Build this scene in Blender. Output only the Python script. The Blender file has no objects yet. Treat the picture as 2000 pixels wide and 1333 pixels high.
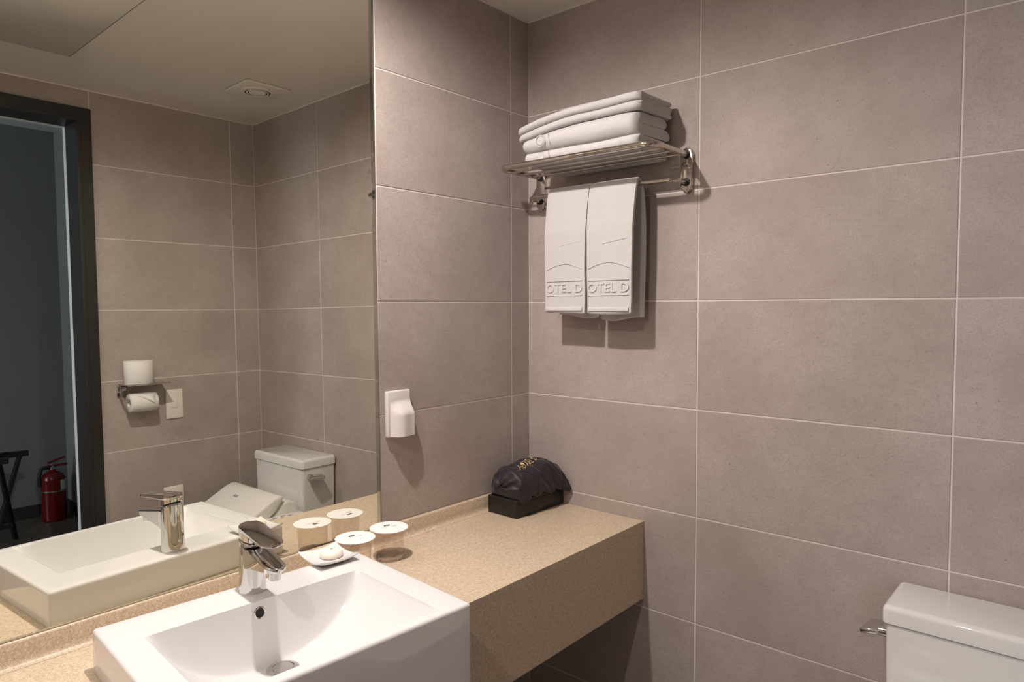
import bpy, bmesh, math, random
from mathutils import Vector, Matrix, noise
random.seed(7)
PI = math.pi
scn = bpy.context.scene
col = scn.collection
ZO = 1.37            # height of the eye-level tile joint above the floor

# ------------------------------------------------------------------ camera
cam_d = bpy.data.cameras.new('camera')
cam_d.sensor_width = 36.0
cam_d.lens = 36.0 * 1338.58 / 2000.0
cam_d.clip_start = 0.02
cam = bpy.data.objects.new('camera', cam_d)
col.objects.link(cam)
yaw, pitch, roll = 0.71176, -0.05008, -0.00358
fw = Vector((-math.sin(yaw) * math.cos(pitch), math.cos(yaw) * math.cos(pitch), math.sin(pitch)))
rt = fw.cross(Vector((0, 0, 1))).normalized()
up = rt.cross(fw)
rt2 = rt * math.cos(roll) + up * math.sin(roll)
up2 = up * math.cos(roll) - rt * math.sin(roll)
mw = Matrix((rt2, up2, -fw)).transposed().to_4x4()
mw.translation = Vector((1.4475, -1.76392, ZO - 0.01521))
cam.matrix_world = mw
scn.camera = cam

# ------------------------------------------------------------------ world, exposure
wd = bpy.data.worlds.new('world'); scn.world = wd
wd.use_nodes = True
wd.node_tree.nodes['Background'].inputs[0].default_value = (0.02, 0.022, 0.026, 1)
wd.node_tree.nodes['Background'].inputs[1].default_value = 1.0
scn.view_settings.view_transform = 'Standard'
scn.view_settings.look = 'None'
scn.view_settings.gamma = 1.0
scn.view_settings.use_curve_mapping = False
scn.view_settings.exposure = 0.06
scn.cycles.use_denoising = True
scn.cycles.max_bounces = 10
scn.cycles.diffuse_bounces = 5
scn.cycles.glossy_bounces = 6
scn.cycles.transmission_bounces = 6
scn.cycles.sample_clamp_indirect = 6.0

LAMP_COL = (1.0, 0.912, 0.868)
DOWNLIGHTS = [(0.34, -1.09, 66.0), (0.86, -2.10, 31.0)]   # x, y, watts
DAY_WATTS = 60.0

# ------------------------------------------------------------------ helpers
def tag(o, label=None, cat=None, group=None, kind=None):
    if label: o['label'] = label
    if cat: o['category'] = cat
    if group: o['group'] = group
    if kind: o['kind'] = kind
    return o

def link(name, me, mt=None, parent=None, smooth=False, loc=None):
    o = bpy.data.objects.new(name, me)
    col.objects.link(o)
    if mt is not None and me is not None and len(me.materials) == 0:
        me.materials.append(mt)
    if smooth:
        me.polygons.foreach_set('use_smooth', [True] * len(me.polygons))
    if loc is not None: o.location = loc
    if parent is not None: o.parent = parent
    return o

def empty(name, loc=(0, 0, 0), rz=0.0):
    o = bpy.data.objects.new(name, None)
    o.empty_display_size = 0.05
    col.objects.link(o)
    o.location = loc
    o.rotation_euler = (0, 0, rz)
    return o

def mesh(name, vs, fs):
    me = bpy.data.meshes.new(name)
    me.from_pydata([tuple(v) for v in vs], [], fs)
    me.validate(); me.update()
    return me

def bm_mesh(name, bm, norm=True):
    if norm: bmesh.ops.recalc_face_normals(bm, faces=bm.faces)
    me = bpy.data.meshes.new(name)
    bm.to_mesh(me); bm.free()
    return me

def bm_box(bm, a, b, bev=0.0, seg=2):
    """axis aligned box from a to b, optionally with rounded edges"""
    r = bmesh.ops.create_cube(bm, size=1.0)
    c = [(a[i] + b[i]) / 2 for i in range(3)]; s = [abs(b[i] - a[i]) for i in range(3)]
    for v in r['verts']:
        v.co = Vector((c[0] + v.co.x * s[0], c[1] + v.co.y * s[1], c[2] + v.co.z * s[2]))
    if bev > 0:
        es = list({e for v in r['verts'] for e in v.link_edges})
        bmesh.ops.bevel(bm, geom=es, offset=bev, segments=seg, profile=0.5, affect='EDGES')

def box(name, a, b, mt, parent=None, bev=0.0, seg=2, smooth=None):
    bm = bmesh.new(); bm_box(bm, a, b, bev, seg)
    me = bm_mesh(name, bm)
    o = link(name, me, mt, parent)
    if bev > 0 and smooth is not False: auto_smooth(me, 50)
    return o

def auto_smooth(me, deg=40):
    me.polygons.foreach_set('use_smooth', [True] * len(me.polygons))
    bm = bmesh.new(); bm.from_mesh(me)
    lim = math.radians(deg)
    for e in bm.edges:
        e.smooth = not (len(e.link_faces) == 2 and e.calc_face_angle(0) > lim)
    bm.to_mesh(me); bm.free()

def bm_lathe(bm, prof, n=32, cx=0, cy=0, cap0=True, cap1=True):
    """revolve profile [(r, z)] about the z axis at (cx, cy)"""
    rings = []
    for r, z in prof:
        rings.append([bm.verts.new((cx + r * math.cos(2 * PI * k / n), cy + r * math.sin(2 * PI * k / n), z)) for k in range(n)])
    for a, b in zip(rings[:-1], rings[1:]):
        for k in range(n):
            bm.faces.new((a[k], a[(k + 1) % n], b[(k + 1) % n], b[k]))
    if cap0: bm.faces.new(list(reversed(rings[0])))
    if cap1: bm.faces.new(rings[-1])

def lathe(name, prof, mt, parent=None, n=32, cx=0, cy=0, cap0=True, cap1=True, deg=35):
    bm = bmesh.new(); bm_lathe(bm, prof, n, cx, cy, cap0, cap1)
    me = bm_mesh(name, bm); auto_smooth(me, deg)
    return link(name, me, mt, parent)

def bm_tube(bm, pts, r, n=12, caps=True):
    """round tube along a list of points; r may be one radius or one for each point"""
    pts = [Vector(p) for p in pts]
    rs = r if isinstance(r, (list, tuple)) else [r] * len(pts)
    t0 = (pts[1] - pts[0]).normalized()
    ref = Vector((0, 0, 1)) if abs(t0.z) < 0.9 else Vector((1, 0, 0))
    nx = t0.cross(ref).normalized()
    rings = []
    for i, p in enumerate(pts):
        if i == 0: t = (pts[1] - pts[0])
        elif i == len(pts) - 1: t = (pts[-1] - pts[-2])
        else: t = (pts[i + 1] - pts[i]).normalized() + (pts[i] - pts[i - 1]).normalized()
        t.normalize()
        nx = (nx - t * nx.dot(t)).normalized()
        ny = t.cross(nx)
        rings.append([bm.verts.new(p + (nx * math.cos(2 * PI * k / n) + ny * math.sin(2 * PI * k / n)) * rs[i]) for k in range(n)])
    for a, b in zip(rings[:-1], rings[1:]):
        for k in range(n):
            bm.faces.new((a[k], a[(k + 1) % n], b[(k + 1) % n], b[k]))
    if caps:
        bm.faces.new(list(reversed(rings[0]))); bm.faces.new(rings[-1])

def tube(name, pts, r, mt, parent=None, n=12):
    bm = bmesh.new(); bm_tube(bm, pts, r, n)
    me = bm_mesh(name, bm); auto_smooth(me, 50)
    return link(name, me, mt, parent)

def arc_path(corners, rad, seg=8):
    """polyline through corners with rounded bends"""
    P = [Vector(c) for c in corners]
    out = [P[0]]
    for i in range(1, len(P) - 1):
        a = (P[i - 1] - P[i]).normalized(); b = (P[i + 1] - P[i]).normalized()
        ang = a.angle(b); d = rad / math.tan(ang / 2)
        s, e = P[i] + a * d, P[i] + b * d
        cdir = (a + b).normalized(); cen = P[i] + cdir * (rad / math.sin(ang / 2))
        for k in range(seg + 1):
            f = k / seg
            v = (s - cen).lerp(e - cen, f).normalized() * rad
            out.append(cen + v)
    out.append(P[-1])
    return out

def bm_prism(bm, outline, z0, z1, bev=0.0, seg=2):
    """vertical prism over a plan outline; z0 and z1 may be functions of (x, y)"""
    f0 = z0 if callable(z0) else (lambda x, y: z0)
    f1 = z1 if callable(z1) else (lambda x, y: z1)
    lo = [bm.verts.new((x, y, f0(x, y))) for x, y in outline]
    hi = [bm.verts.new((x, y, f1(x, y))) for x, y in outline]
    n = len(outline); es = []
    fb = bm.faces.new(list(reversed(lo))); ft = bm.faces.new(hi)
    for k in range(n):
        bm.faces.new((lo[k], lo[(k + 1) % n], hi[(k + 1) % n], hi[k]))
    if bev > 0:
        es = list(ft.edges) + list(fb.edges)
        bmesh.ops.bevel(bm, geom=es, offset=bev, segments=seg, profile=0.5, affect='EDGES')

def prism(name, outline, z0, z1, mt, parent=None, bev=0.0, seg=2, deg=40):
    bm = bmesh.new(); bm_prism(bm, outline, z0, z1, bev, seg)
    me = bm_mesh(name, bm); auto_smooth(me, deg)
    return link(name, me, mt, parent)

def rrect(x0, x1, y0, y1, r, seg=5):
    out = []
    for cx, cy, a0 in ((x1 - r, y1 - r, 0), (x0 + r, y1 - r, PI / 2), (x0 + r, y0 + r, PI), (x1 - r, y0 + r, 1.5 * PI)):
        for k in range(seg + 1):
            a = a0 + k / seg * PI / 2
            out.append((cx + r * math.cos(a), cy + r * math.sin(a)))
    return out

def text_mesh(s, size, extrude=0.0, spacing=1.0):
    cu = bpy.data.curves.new('lettering', 'FONT')
    cu.body = s; cu.size = size; cu.extrude = extrude; cu.space_character = spacing
    cu.resolution_u = 3
    o = bpy.data.objects.new('lettering', cu)
    col.objects.link(o)
    dg = bpy.context.evaluated_depsgraph_get(); dg.update()
    me = bpy.data.meshes.new_from_object(o.evaluated_get(dg))
    bpy.data.objects.remove(o); bpy.data.curves.remove(cu)
    me.materials.clear()
    return me

# ------------------------------------------------------------------ materials
def mat(name, colr, rough=0.5, metal=0.0, spec=0.5, vary=0.0, vscale=20.0, bump=0.0, bscale=200.0, bdist=0.001,
        trans=0.0, ior=1.45, coat=0.0, sheen=0.0, rvar=0.0):
    m = bpy.data.materials.new(name); m.use_nodes = True
    nt = m.node_tree; b = nt.nodes['Principled BSDF']
    c = (*colr, 1)
    b.inputs['Base Color'].default_value = c
    b.inputs['Roughness'].default_value = rough
    b.inputs['Metallic'].default_value = metal
    b.inputs['Specular IOR Level'].default_value = spec
    b.inputs['IOR'].default_value = ior
    b.inputs['Transmission Weight'].default_value = trans
    b.inputs['Coat Weight'].default_value = coat
    b.inputs['Coat Roughness'].default_value = 0.05
    b.inputs['Sheen Weight'].default_value = sheen
    tc = nt.nodes.new('ShaderNodeTexCoord')
    if vary > 0 or rvar > 0:
        nz = nt.nodes.new('ShaderNodeTexNoise'); nz.inputs['Scale'].default_value = vscale
        nz.inputs['Detail'].default_value = 4
        nt.links.new(tc.outputs['Object'], nz.inputs['Vector'])
        if vary > 0:
            mx = nt.nodes.new('ShaderNodeMix'); mx.data_type = 'RGBA'
            mx.inputs[6].default_value = tuple(max(0, x * (1 - vary)) for x in colr) + (1,)
            mx.inputs[7].default_value = tuple(min(1, x * (1 + vary)) for x in colr) + (1,)
            nt.links.new(nz.outputs['Fac'], mx.inputs[0])
            nt.links.new(mx.outputs[2], b.inputs['Base Color'])
        if rvar > 0:
            mr = nt.nodes.new('ShaderNodeMapRange')
            mr.inputs['To Min'].default_value = max(0, rough - rvar); mr.inputs['To Max'].default_value = rough + rvar
            nt.links.new(nz.outputs['Fac'], mr.inputs['Value']); nt.links.new(mr.outputs[0], b.inputs['Roughness'])
    if bump > 0:
        n2 = nt.nodes.new('ShaderNodeTexNoise'); n2.inputs['Scale'].default_value = bscale
        n2.inputs['Detail'].default_value = 3
        nt.links.new(tc.outputs['Object'], n2.inputs['Vector'])
        bp = nt.nodes.new('ShaderNodeBump'); bp.inputs['Strength'].default_value = bump
        bp.inputs['Distance'].default_value = bdist
        nt.links.new(n2.outputs['Fac'], bp.inputs['Height']); nt.links.new(bp.outputs[0], b.inputs['Normal'])
    return m

def tile_material(name, lo, hi, fleck):
    m = bpy.data.materials.new(name); m.use_nodes = True
    nt = m.node_tree; b = nt.nodes['Principled BSDF']; L = nt.links.new; N = nt.nodes.new
    tc = N('ShaderNodeTexCoord'); oi = N('ShaderNodeObjectInfo')
    vm = N('ShaderNodeVectorMath'); vm.operation = 'MULTIPLY_ADD'
    sc = N('ShaderNodeCombineXYZ'); L(oi.outputs['Random'], sc.inputs[0]); L(oi.outputs['Random'], sc.inputs[1]); L(oi.outputs['Random'], sc.inputs[2])
    vm.inputs[1].default_value = (37.0, 53.0, 71.0)
    L(sc.outputs[0], vm.inputs[0]); L(tc.outputs['Object'], vm.inputs[2])
    def nz(scale, detail, rough=0.55):
        n = N('ShaderNodeTexNoise'); n.inputs['Scale'].default_value = scale; n.inputs['Detail'].default_value = detail
        n.inputs['Roughness'].default_value = rough; L(vm.outputs[0], n.inputs['Vector']); return n
    big = nz(4.0, 5.0); mid = nz(38.0, 4.0, 0.6); fin = nz(270.0, 2.5)
    mr = N('ShaderNodeMapRange'); mr.inputs['From Min'].default_value = 0.34; mr.inputs['From Max'].default_value = 0.66
    L(big.outputs['Fac'], mr.inputs['Value'])
    mx = N('ShaderNodeMix'); mx.data_type = 'RGBA'; mx.inputs[6].default_value = (*lo, 1); mx.inputs[7].default_value = (*hi, 1)
    L(mr.outputs[0], mx.inputs[0])
    def over(col_out, fac_out, a, c, colr, amt):
        r = N('ShaderNodeMapRange'); r.inputs['From Min'].default_value = a; r.inputs['From Max'].default_value = c
        r.inputs['To Max'].default_value = amt; L(fac_out, r.inputs['Value'])
        x = N('ShaderNodeMix'); x.data_type = 'RGBA'; L(r.outputs[0], x.inputs[0]); L(col_out, x.inputs[6]); x.inputs[7].default_value = (*colr, 1)
        return x.outputs[2]
    c = over(mx.outputs[2], mid.outputs['Fac'], 0.46, 0.75, tuple(v * 0.80 for v in lo), 0.30)
    c = over(c, fin.outputs['Fac'], 0.47, 0.74, tuple(v * 0.66 for v in lo), 0.42)
    spk = nz(120.0, 1.0)
    c = over(c, spk.outputs['Fac'], 0.74, 0.80, fleck, 0.5)
    L(c, b.inputs['Base Color'])
    b.inputs['Roughness'].default_value = 0.62
    b.inputs['Specular IOR Level'].default_value = 0.35
    ad = N('ShaderNodeMath'); ad.operation = 'MULTIPLY_ADD'; ad.inputs[1].default_value = 1.6
    L(mid.outputs['Fac'], ad.inputs[0]); L(fin.outputs['Fac'], ad.inputs[2])
    bp = N('ShaderNodeBump'); bp.inputs['Strength'].default_value = 0.35; bp.inputs['Distance'].default_value = 0.0011
    L(ad.outputs[0], bp.inputs['Height']); L(bp.outputs[0], b.inputs['Normal'])
    return m

def stone_material(name):
    m = bpy.data.materials.new(name); m.use_nodes = True
    nt = m.node_tree; b = nt.nodes['Principled BSDF']; L = nt.links.new; N = nt.nodes.new
    tc = N('ShaderNodeTexCoord')
    def nz(scale, det):
        n = N('ShaderNodeTexNoise'); n.inputs['Scale'].default_value = scale; n.inputs['Detail'].default_value = det
        L(tc.outputs['Object'], n.inputs['Vector']); return n
    base = N('ShaderNodeMix'); base.data_type = 'RGBA'
    base.inputs[6].default_value = (0.46, 0.358, 0.250, 1); base.inputs[7].default_value = (0.62, 0.498, 0.372, 1)
    n0 = nz(160, 4); r0 = N('ShaderNodeMapRange'); r0.inputs['From Min'].default_value = 0.3; r0.inputs['From Max'].default_value = 0.7
    L(n0.outputs['Fac'], r0.inputs['Value']); L(r0.outputs[0], base.inputs[0])
    out = base.outputs[2]
    for sc, thr, colr, amt in ((640, 0.16, (0.80, 0.70, 0.54), 0.6), (520, 0.10, (0.26, 0.17, 0.10), 0.6), (380, 0.10, (0.84, 0.78, 0.64), 0.5)):
        v = N('ShaderNodeTexVoronoi'); v.inputs['Scale'].default_value = sc; L(tc.outputs['Object'], v.inputs['Vector'])
        wn = N('ShaderNodeTexWhiteNoise'); L(v.outputs['Position'], wn.inputs['Vector'])
        lt = N('ShaderNodeMath'); lt.operation = 'LESS_THAN'; lt.inputs[1].default_value = thr * 2; L(wn.outputs['Value'], lt.inputs[0])
        l2 = N('ShaderNodeMath'); l2.operation = 'LESS_THAN'; l2.inputs[1].default_value = 0.42; L(v.outputs['Distance'], l2.inputs[0])
        mu = N('ShaderNodeMath'); mu.operation = 'MULTIPLY'; L(lt.outputs[0], mu.inputs[0]); L(l2.outputs[0], mu.inputs[1])
        m2 = N('ShaderNodeMath'); m2.operation = 'MULTIPLY'; m2.inputs[1].default_value = amt; L(mu.outputs[0], m2.inputs[0])
        x = N('ShaderNodeMix'); x.data_type = 'RGBA'; L(m2.outputs[0], x.inputs[0]); L(out, x.inputs[6]); x.inputs[7].default_value = (*colr, 1)
        out = x.outputs[2]
    L(out, b.inputs['Base Color'])
    b.inputs['Roughness'].default_value = 0.38
    b.inputs['Specular IOR Level'].default_value = 0.4
    return m

def wood_material(name, c0, c1, rough):
    m = bpy.data.materials.new(name); m.use_nodes = True
    nt = m.node_tree; b = nt.nodes['Principled BSDF']; L = nt.links.new; N = nt.nodes.new
    tc = N('ShaderNodeTexCoord'); mp = N('ShaderNodeMapping'); mp.inputs['Scale'].default_value = (30, 30, 1.5)
    L(tc.outputs['Object'], mp.inputs[0])
    n = N('ShaderNodeTexNoise'); n.inputs['Scale'].default_value = 4; n.inputs['Detail'].default_value = 6; L(mp.outputs[0], n.inputs['Vector'])
    x = N('ShaderNodeMix'); x.data_type = 'RGBA'; x.inputs[6].default_value = (*c0, 1); x.inputs[7].default_value = (*c1, 1)
    L(n.outputs['Fac'], x.inputs[0]); L(x.outputs[2], b.inputs['Base Color']); b.inputs['Roughness'].default_value = rough
    return m

M = {}
M['tile'] = tile_material('wall_tile', (0.355, 0.298, 0.267), (0.430, 0.372, 0.338), (0.13, 0.10, 0.08))
M['floor_tile'] = tile_material('floor_tile', (0.26, 0.23, 0.21), (0.33, 0.295, 0.27), (0.08, 0.06, 0.05))
M['grout'] = mat('grout', (0.66, 0.60, 0.565), 0.85, vary=0.10, vscale=60, bump=0.3, bscale=300)
M['ceiling'] = mat('ceiling_panel', (0.74, 0.71, 0.65), 0.20, spec=0.5, vary=0.03, vscale=3, rvar=0.05)
M['hatch'] = mat('ceiling_hatch_panel', (0.73, 0.705, 0.65), 0.18, spec=0.5, vary=0.05, vscale=5, rvar=0.05)
M['seam'] = mat('dark_seam_and_gap_shade', (0.05, 0.045, 0.04), 0.8)
M['caulk'] = mat('white_caulk', (0.72, 0.67, 0.61), 0.6, vary=0.05, vscale=40)
M['stone'] = stone_material('beige_solid_surface')
M['mirror'] = mat('mirror_silver', (0.85, 0.85, 0.775), 0.0, 1.0, rvar=0.0)
M['mirror_edge'] = mat('mirror_glass_edge', (0.16, 0.19, 0.16), 0.08, spec=0.6)
M['mirror_bevel'] = mat('mirror_bevel', (0.55, 0.56, 0.51), 0.05, 1.0)
M['ceramic'] = mat('white_ceramic', (0.71, 0.70, 0.695), 0.07, spec=0.5, vary=0.01, vscale=8, coat=0.3)
M['toilet'] = mat('toilet_ceramic', (0.70, 0.69, 0.665), 0.09, spec=0.5, vary=0.01, vscale=8, coat=0.25)
M['seat_plastic'] = mat('seat_plastic', (0.78, 0.755, 0.715), 0.28, vary=0.01, vscale=8)
M['chrome'] = mat('chrome', (0.64, 0.625, 0.615), 0.05, 1.0, rvar=0.02, vscale=60)
M['satin_steel'] = mat('polished_steel', (0.60, 0.56, 0.51), 0.09, 1.0, rvar=0.03, vscale=80)
M['black'] = mat('black_gap_shade', (0.01, 0.01, 0.01), 0.6)
M['plastic'] = mat('white_plastic', (0.66, 0.62, 0.59), 0.30, vary=0.01, vscale=15)
M['plate'] = mat('ivory_plate', (0.80, 0.755, 0.69), 0.32, vary=0.01, vscale=15)
M['terry'] = mat('white_terry', (0.555, 0.538, 0.532), 0.95, spec=0.1, vary=0.03, vscale=260, bump=0.65, bscale=700, bdist=0.0016, sheen=0.0)
M['weave'] = mat('white_flat_weave', (0.575, 0.558, 0.552), 0.8, spec=0.2, vary=0.02, vscale=300, bump=0.3, bscale=900)
M['paper'] = mat('tissue_paper', (0.74, 0.72, 0.68), 0.95, spec=0.1, vary=0.03, vscale=50, bump=0.3, bscale=260)
M['card'] = mat('white_card', (0.76, 0.74, 0.72), 0.7, vary=0.01, vscale=30)
M['print'] = mat('black_print', (0.03, 0.03, 0.035), 0.6)
M['print_grey'] = mat('grey_print', (0.33, 0.33, 0.34), 0.6)
def thin_clear(name):
    m = bpy.data.materials.new(name); m.use_nodes = True
    nt = m.node_tree; L = nt.links.new; N = nt.nodes.new
    nt.nodes.remove(nt.nodes['Principled BSDF'])
    tr = N('ShaderNodeBsdfTransparent'); tr.inputs[0].default_value = (0.955, 0.935, 0.92, 1)
    gl = N('ShaderNodeBsdfGlossy'); gl.inputs['Roughness'].default_value = 0.03; gl.inputs[0].default_value = (0.95, 0.93, 0.91, 1)
    lw = N('ShaderNodeLayerWeight'); lw.inputs['Blend'].default_value = 0.5
    pw = N('ShaderNodeMath'); pw.operation = 'POWER'; pw.inputs[1].default_value = 4.0
    sc_ = N('ShaderNodeMath'); sc_.operation = 'MULTIPLY_ADD'; sc_.inputs[1].default_value = 0.30; sc_.inputs[2].default_value = 0.03
    L(lw.outputs['Facing'], pw.inputs[0]); L(pw.outputs[0], sc_.inputs[0])
    nz = N('ShaderNodeTexNoise'); nz.inputs['Scale'].default_value = 30
    mu = N('ShaderNodeMath'); mu.operation = 'MULTIPLY_ADD'; mu.inputs[1].default_value = 0.02
    L(nz.outputs['Fac'], mu.inputs[0]); L(sc_.outputs[0], mu.inputs[2])
    mx = N('ShaderNodeMixShader'); L(mu.outputs[0], mx.inputs[0]); L(tr.outputs[0], mx.inputs[1]); L(gl.outputs[0], mx.inputs[2])
    L(mx.outputs[0], nt.nodes['Material Output'].inputs[0])
    return m
M['clear'] = thin_clear('clear_plastic')
M['base_glass'] = mat('thick_clear_base', (0.97, 0.95, 0.93), 0.02, trans=1.0, ior=1.33, vary=0.01)
M['soap'] = mat('cream_soap', (0.85, 0.77, 0.66), 0.45, vary=0.03, vscale=60)
M['boxblack'] = mat('black_box_leather', (0.013, 0.012, 0.010), 0.42, vary=0.3, vscale=90, bump=0.15, bscale=600)
M['satin'] = mat('dark_satin', (0.015, 0.0095, 0.0145), 0.52, spec=0.45, vary=0.25, vscale=12, sheen=0.12)
M['gold'] = mat('gold_thread', (0.72, 0.50, 0.24), 0.5, 0.2, vary=0.15, vscale=300)
M['frame'] = wood_material('dark_door_wood', (0.011, 0.009, 0.008), (0.022, 0.018, 0.0155), 0.42)
M['edge_strip'] = mat('pale_edge_strip', (0.72, 0.76, 0.78), 0.4, vary=0.03)
M['hall_wall'] = mat('grey_hall_paint', (0.20, 0.20, 0.195), 0.9, vary=0.06, vscale=4, bump=0.2, bscale=250)
M['hall_ceiling'] = mat('hall_ceiling_paint', (0.62, 0.63, 0.64), 0.9, vary=0.03, vscale=3)
M['hall_floor'] = wood_material('dark_hall_floor', (0.06, 0.052, 0.045), (0.11, 0.095, 0.08), 0.35)
M['hall_skirting'] = wood_material('dark_skirting', (0.02, 0.018, 0.016), (0.035, 0.03, 0.026), 0.5)
M['rack_wood'] = wood_material('black_rack_wood', (0.006, 0.006, 0.007), (0.014, 0.013, 0.013), 0.35)
M['strap'] = mat('black_webbing', (0.006, 0.006, 0.006), 0.8, bump=0.3, bscale=500)
M['red'] = mat('red_enamel', (0.13, 0.005, 0.008), 0.16, spec=0.6, vary=0.05, vscale=20)
M['rubber'] = mat('black_rubber', (0.012, 0.012, 0.012), 0.6, vary=0.2, vscale=60)
M['sticker'] = mat('pale_sticker', (0.60, 0.64, 0.64), 0.6, vary=0.05, vscale=60)
M['brass'] = mat('grey_valve_metal', (0.5, 0.48, 0.44), 0.3, 1.0, rvar=0.05)
M['vent'] = mat('vent_plastic', (0.72, 0.685, 0.62), 0.4, vary=0.02, vscale=20)
lens = bpy.data.materials.new('lamp_lens'); lens.use_nodes = True
_b = lens.node_tree.nodes['Principled BSDF']; _b.inputs['Base Color'].default_value = (0.9, 0.85, 0.78, 1)
_b.inputs['Emission Color'].default_value = (*LAMP_COL, 1); _b.inputs['Emission Strength'].default_value = 8.0
M['lens'] = lens

# ------------------------------------------------------------------ room shell
W = 1.7494            # door wall
YF = -2.55            # wall behind the camera
CEIL = 2.2787
ZT = ZO - 0.6487      # worktop
ZB = ZO - 0.575       # basin rim
SPL = ZO - 0.602      # splashback top
G = 0.0019            # half of a grout joint
GD = 0.0014           # tile stands this much proud of the grout
DY0, DY1, DZ = -0.778, -1.62, 2.142     # door opening
CY0, CZ = -0.7225, 2.199                # outer edge of the casing

def multi_box(name, boxes, mt, parent=None):
    bm = bmesh.new()
    for a, b in boxes: bm_box(bm, a, b)
    return link(name, bm_mesh(name, bm), mt, parent)

floor = tag(multi_box('floor', [((-0.15, YF - 0.1, -0.12), (W + 0.12, 0.12, -GD))], M['grout']), kind='structure')
ceiling = tag(multi_box('ceiling', [((-0.15, YF - 0.1, CEIL), (W + 0.12, 0.12, CEIL + 0.1))], M['ceiling']), kind='structure')
wall_back = tag(multi_box('wall_back', [((0.0, GD, 0.0), (W, 0.10, CEIL))], M['grout']), kind='structure')
MY0, MY1 = -0.6305, -2.30               # mirror ends
wall_left = tag(multi_box('wall_left', [((-0.12, MY0 + 0.002, 0), (-GD, 0.10, CEIL)), ((-0.12, YF, 0), (-GD, MY0 + 0.002, SPL - 0.006)),
                                        ((-0.12, YF, SPL - 0.006), (-0.030, MY0 + 0.002, CEIL))], M['grout']), kind='structure')
wall_right = tag(multi_box('wall_right', [((W + GD, CY0 - 0.03, 0), (W + 0.12, 0.10, CEIL)), ((W + GD, YF, 0), (W + 0.12, DY1 - 0.025, CEIL)),
                                          ((W + GD, DY1 - 0.025, DZ + 0.025), (W + 0.12, CY0 - 0.03, CEIL))], M['grout']), kind='structure')
wall_front = tag(multi_box('wall_front', [((0.0, YF - 0.1, 0.0), (W, YF - GD, CEIL))], M['grout']), kind='structure')

tile_cache = {}
def tile_mesh(w, h):
    key = (round(w, 4), round(h, 4))
    if key not in tile_cache:
        c = 0.0009; t = GD
        vs = []
        for z, i in ((0, 0), (t - 0.0007, 0), (t, c)):
            vs += [(-w / 2 + i, -h / 2 + i, z), (w / 2 - i, -h / 2 + i, z), (w / 2 - i, h / 2 - i, z), (-w / 2 + i, h / 2 - i, z)]
        fs = [(3, 2, 1, 0), (8, 9, 10, 11)]
        for b in (0, 4):
            for k in range(4):
                fs.append((b + k, b + (k + 1) % 4, b + 4 + (k + 1) % 4, b + 4 + k))
        tile_cache[key] = mesh('tile', vs, fs)
    return tile_cache[key]

def tile(parent, o, u, v, u0, u1, v0, v1, mt):
    """tile on the plane through o with axes u, v; outward normal u x v"""
    if u1 - u0 < 0.012 or v1 - v0 < 0.008: return
    u = Vector(u); v = Vector(v); n = u.cross(v)
    me = tile_mesh(u1 - u0 - 2 * G, v1 - v0 - 2 * G)
    t = bpy.data.objects.new('tile', me)
    if len(me.materials) == 0: me.materials.append(mt)
    col.objects.link(t)
    m = Matrix((u, v, n)).transposed().to_4x4()
    m.translation = Vector(o) + u * ((u0 + u1) / 2) + v * ((v0 + v1) / 2) - n * GD
    t.matrix_world = m
    t.parent = parent

ROWS = [0.0] + [ZO + 0.303 * k for k in range(-4, 3)] + [CEIL]
for a, b in zip(ROWS[:-1], ROWS[1:]):
    for x0, x1 in ((0.0, 0.6016), (0.6016, 1.2046), (1.2046, W)):
        tile(wall_back, (0, 0, 0), (1, 0, 0), (0, 0, 1), x0, x1, a, b, M['tile'])
    if a > ZT - 0.03:
        cols = ((0.0, 0.0885), (0.0885, -MY0 - 0.003))
    else:
        cols = ((0.0, 0.0885), (0.0885, 0.6915), (0.6915, 1.2945), (1.2945, 1.8975), (1.8975, -YF))
    for y0, y1 in cols:
        lo = max(a, SPL + 0.001) if a > ZT - 0.03 else a
        tile(wall_left, (0, 0, 0), (0, 1, 0), (0, 0, 1), -y1, -y0, lo, b, M['tile'])
    for y0, y1 in ((0.0, 0.1211), (0.1211, 0.7241), (0.7241, 1.3271), (1.3271, 1.6760), (1.6760, 2.2790), (2.2790, -YF)):
        lo = a
        if 0.70 < y0 < 1.6:
            lo = max(a, CZ + 0.001)
            if lo >= b: continue
        tile(wall_right, (W, 0, 0), (0, -1, 0), (0, 0, 1), y0, y1, lo, b, M['tile'])
    for x0, x1 in ((0.0, 0.6016), (0.6016, 1.2046), (1.2046, W)):
        tile(wall_front, (0, YF, 0), (-1, 0, 0), (0, 0, 1), -x1, -x0, a, b, M['tile'])
for i in range(6):
    for j in range(9):
        x0, x1 = 0.3 * i, min(0.3 * i + 0.3, W); y0, y1 = -0.3 * j - 0.3, -0.3 * j
        tile(floor, (0, 0, 0), (1, 0, 0), (0, 1, 0), x0, x1, max(y0, YF), y1, M['floor_tile'])

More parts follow.
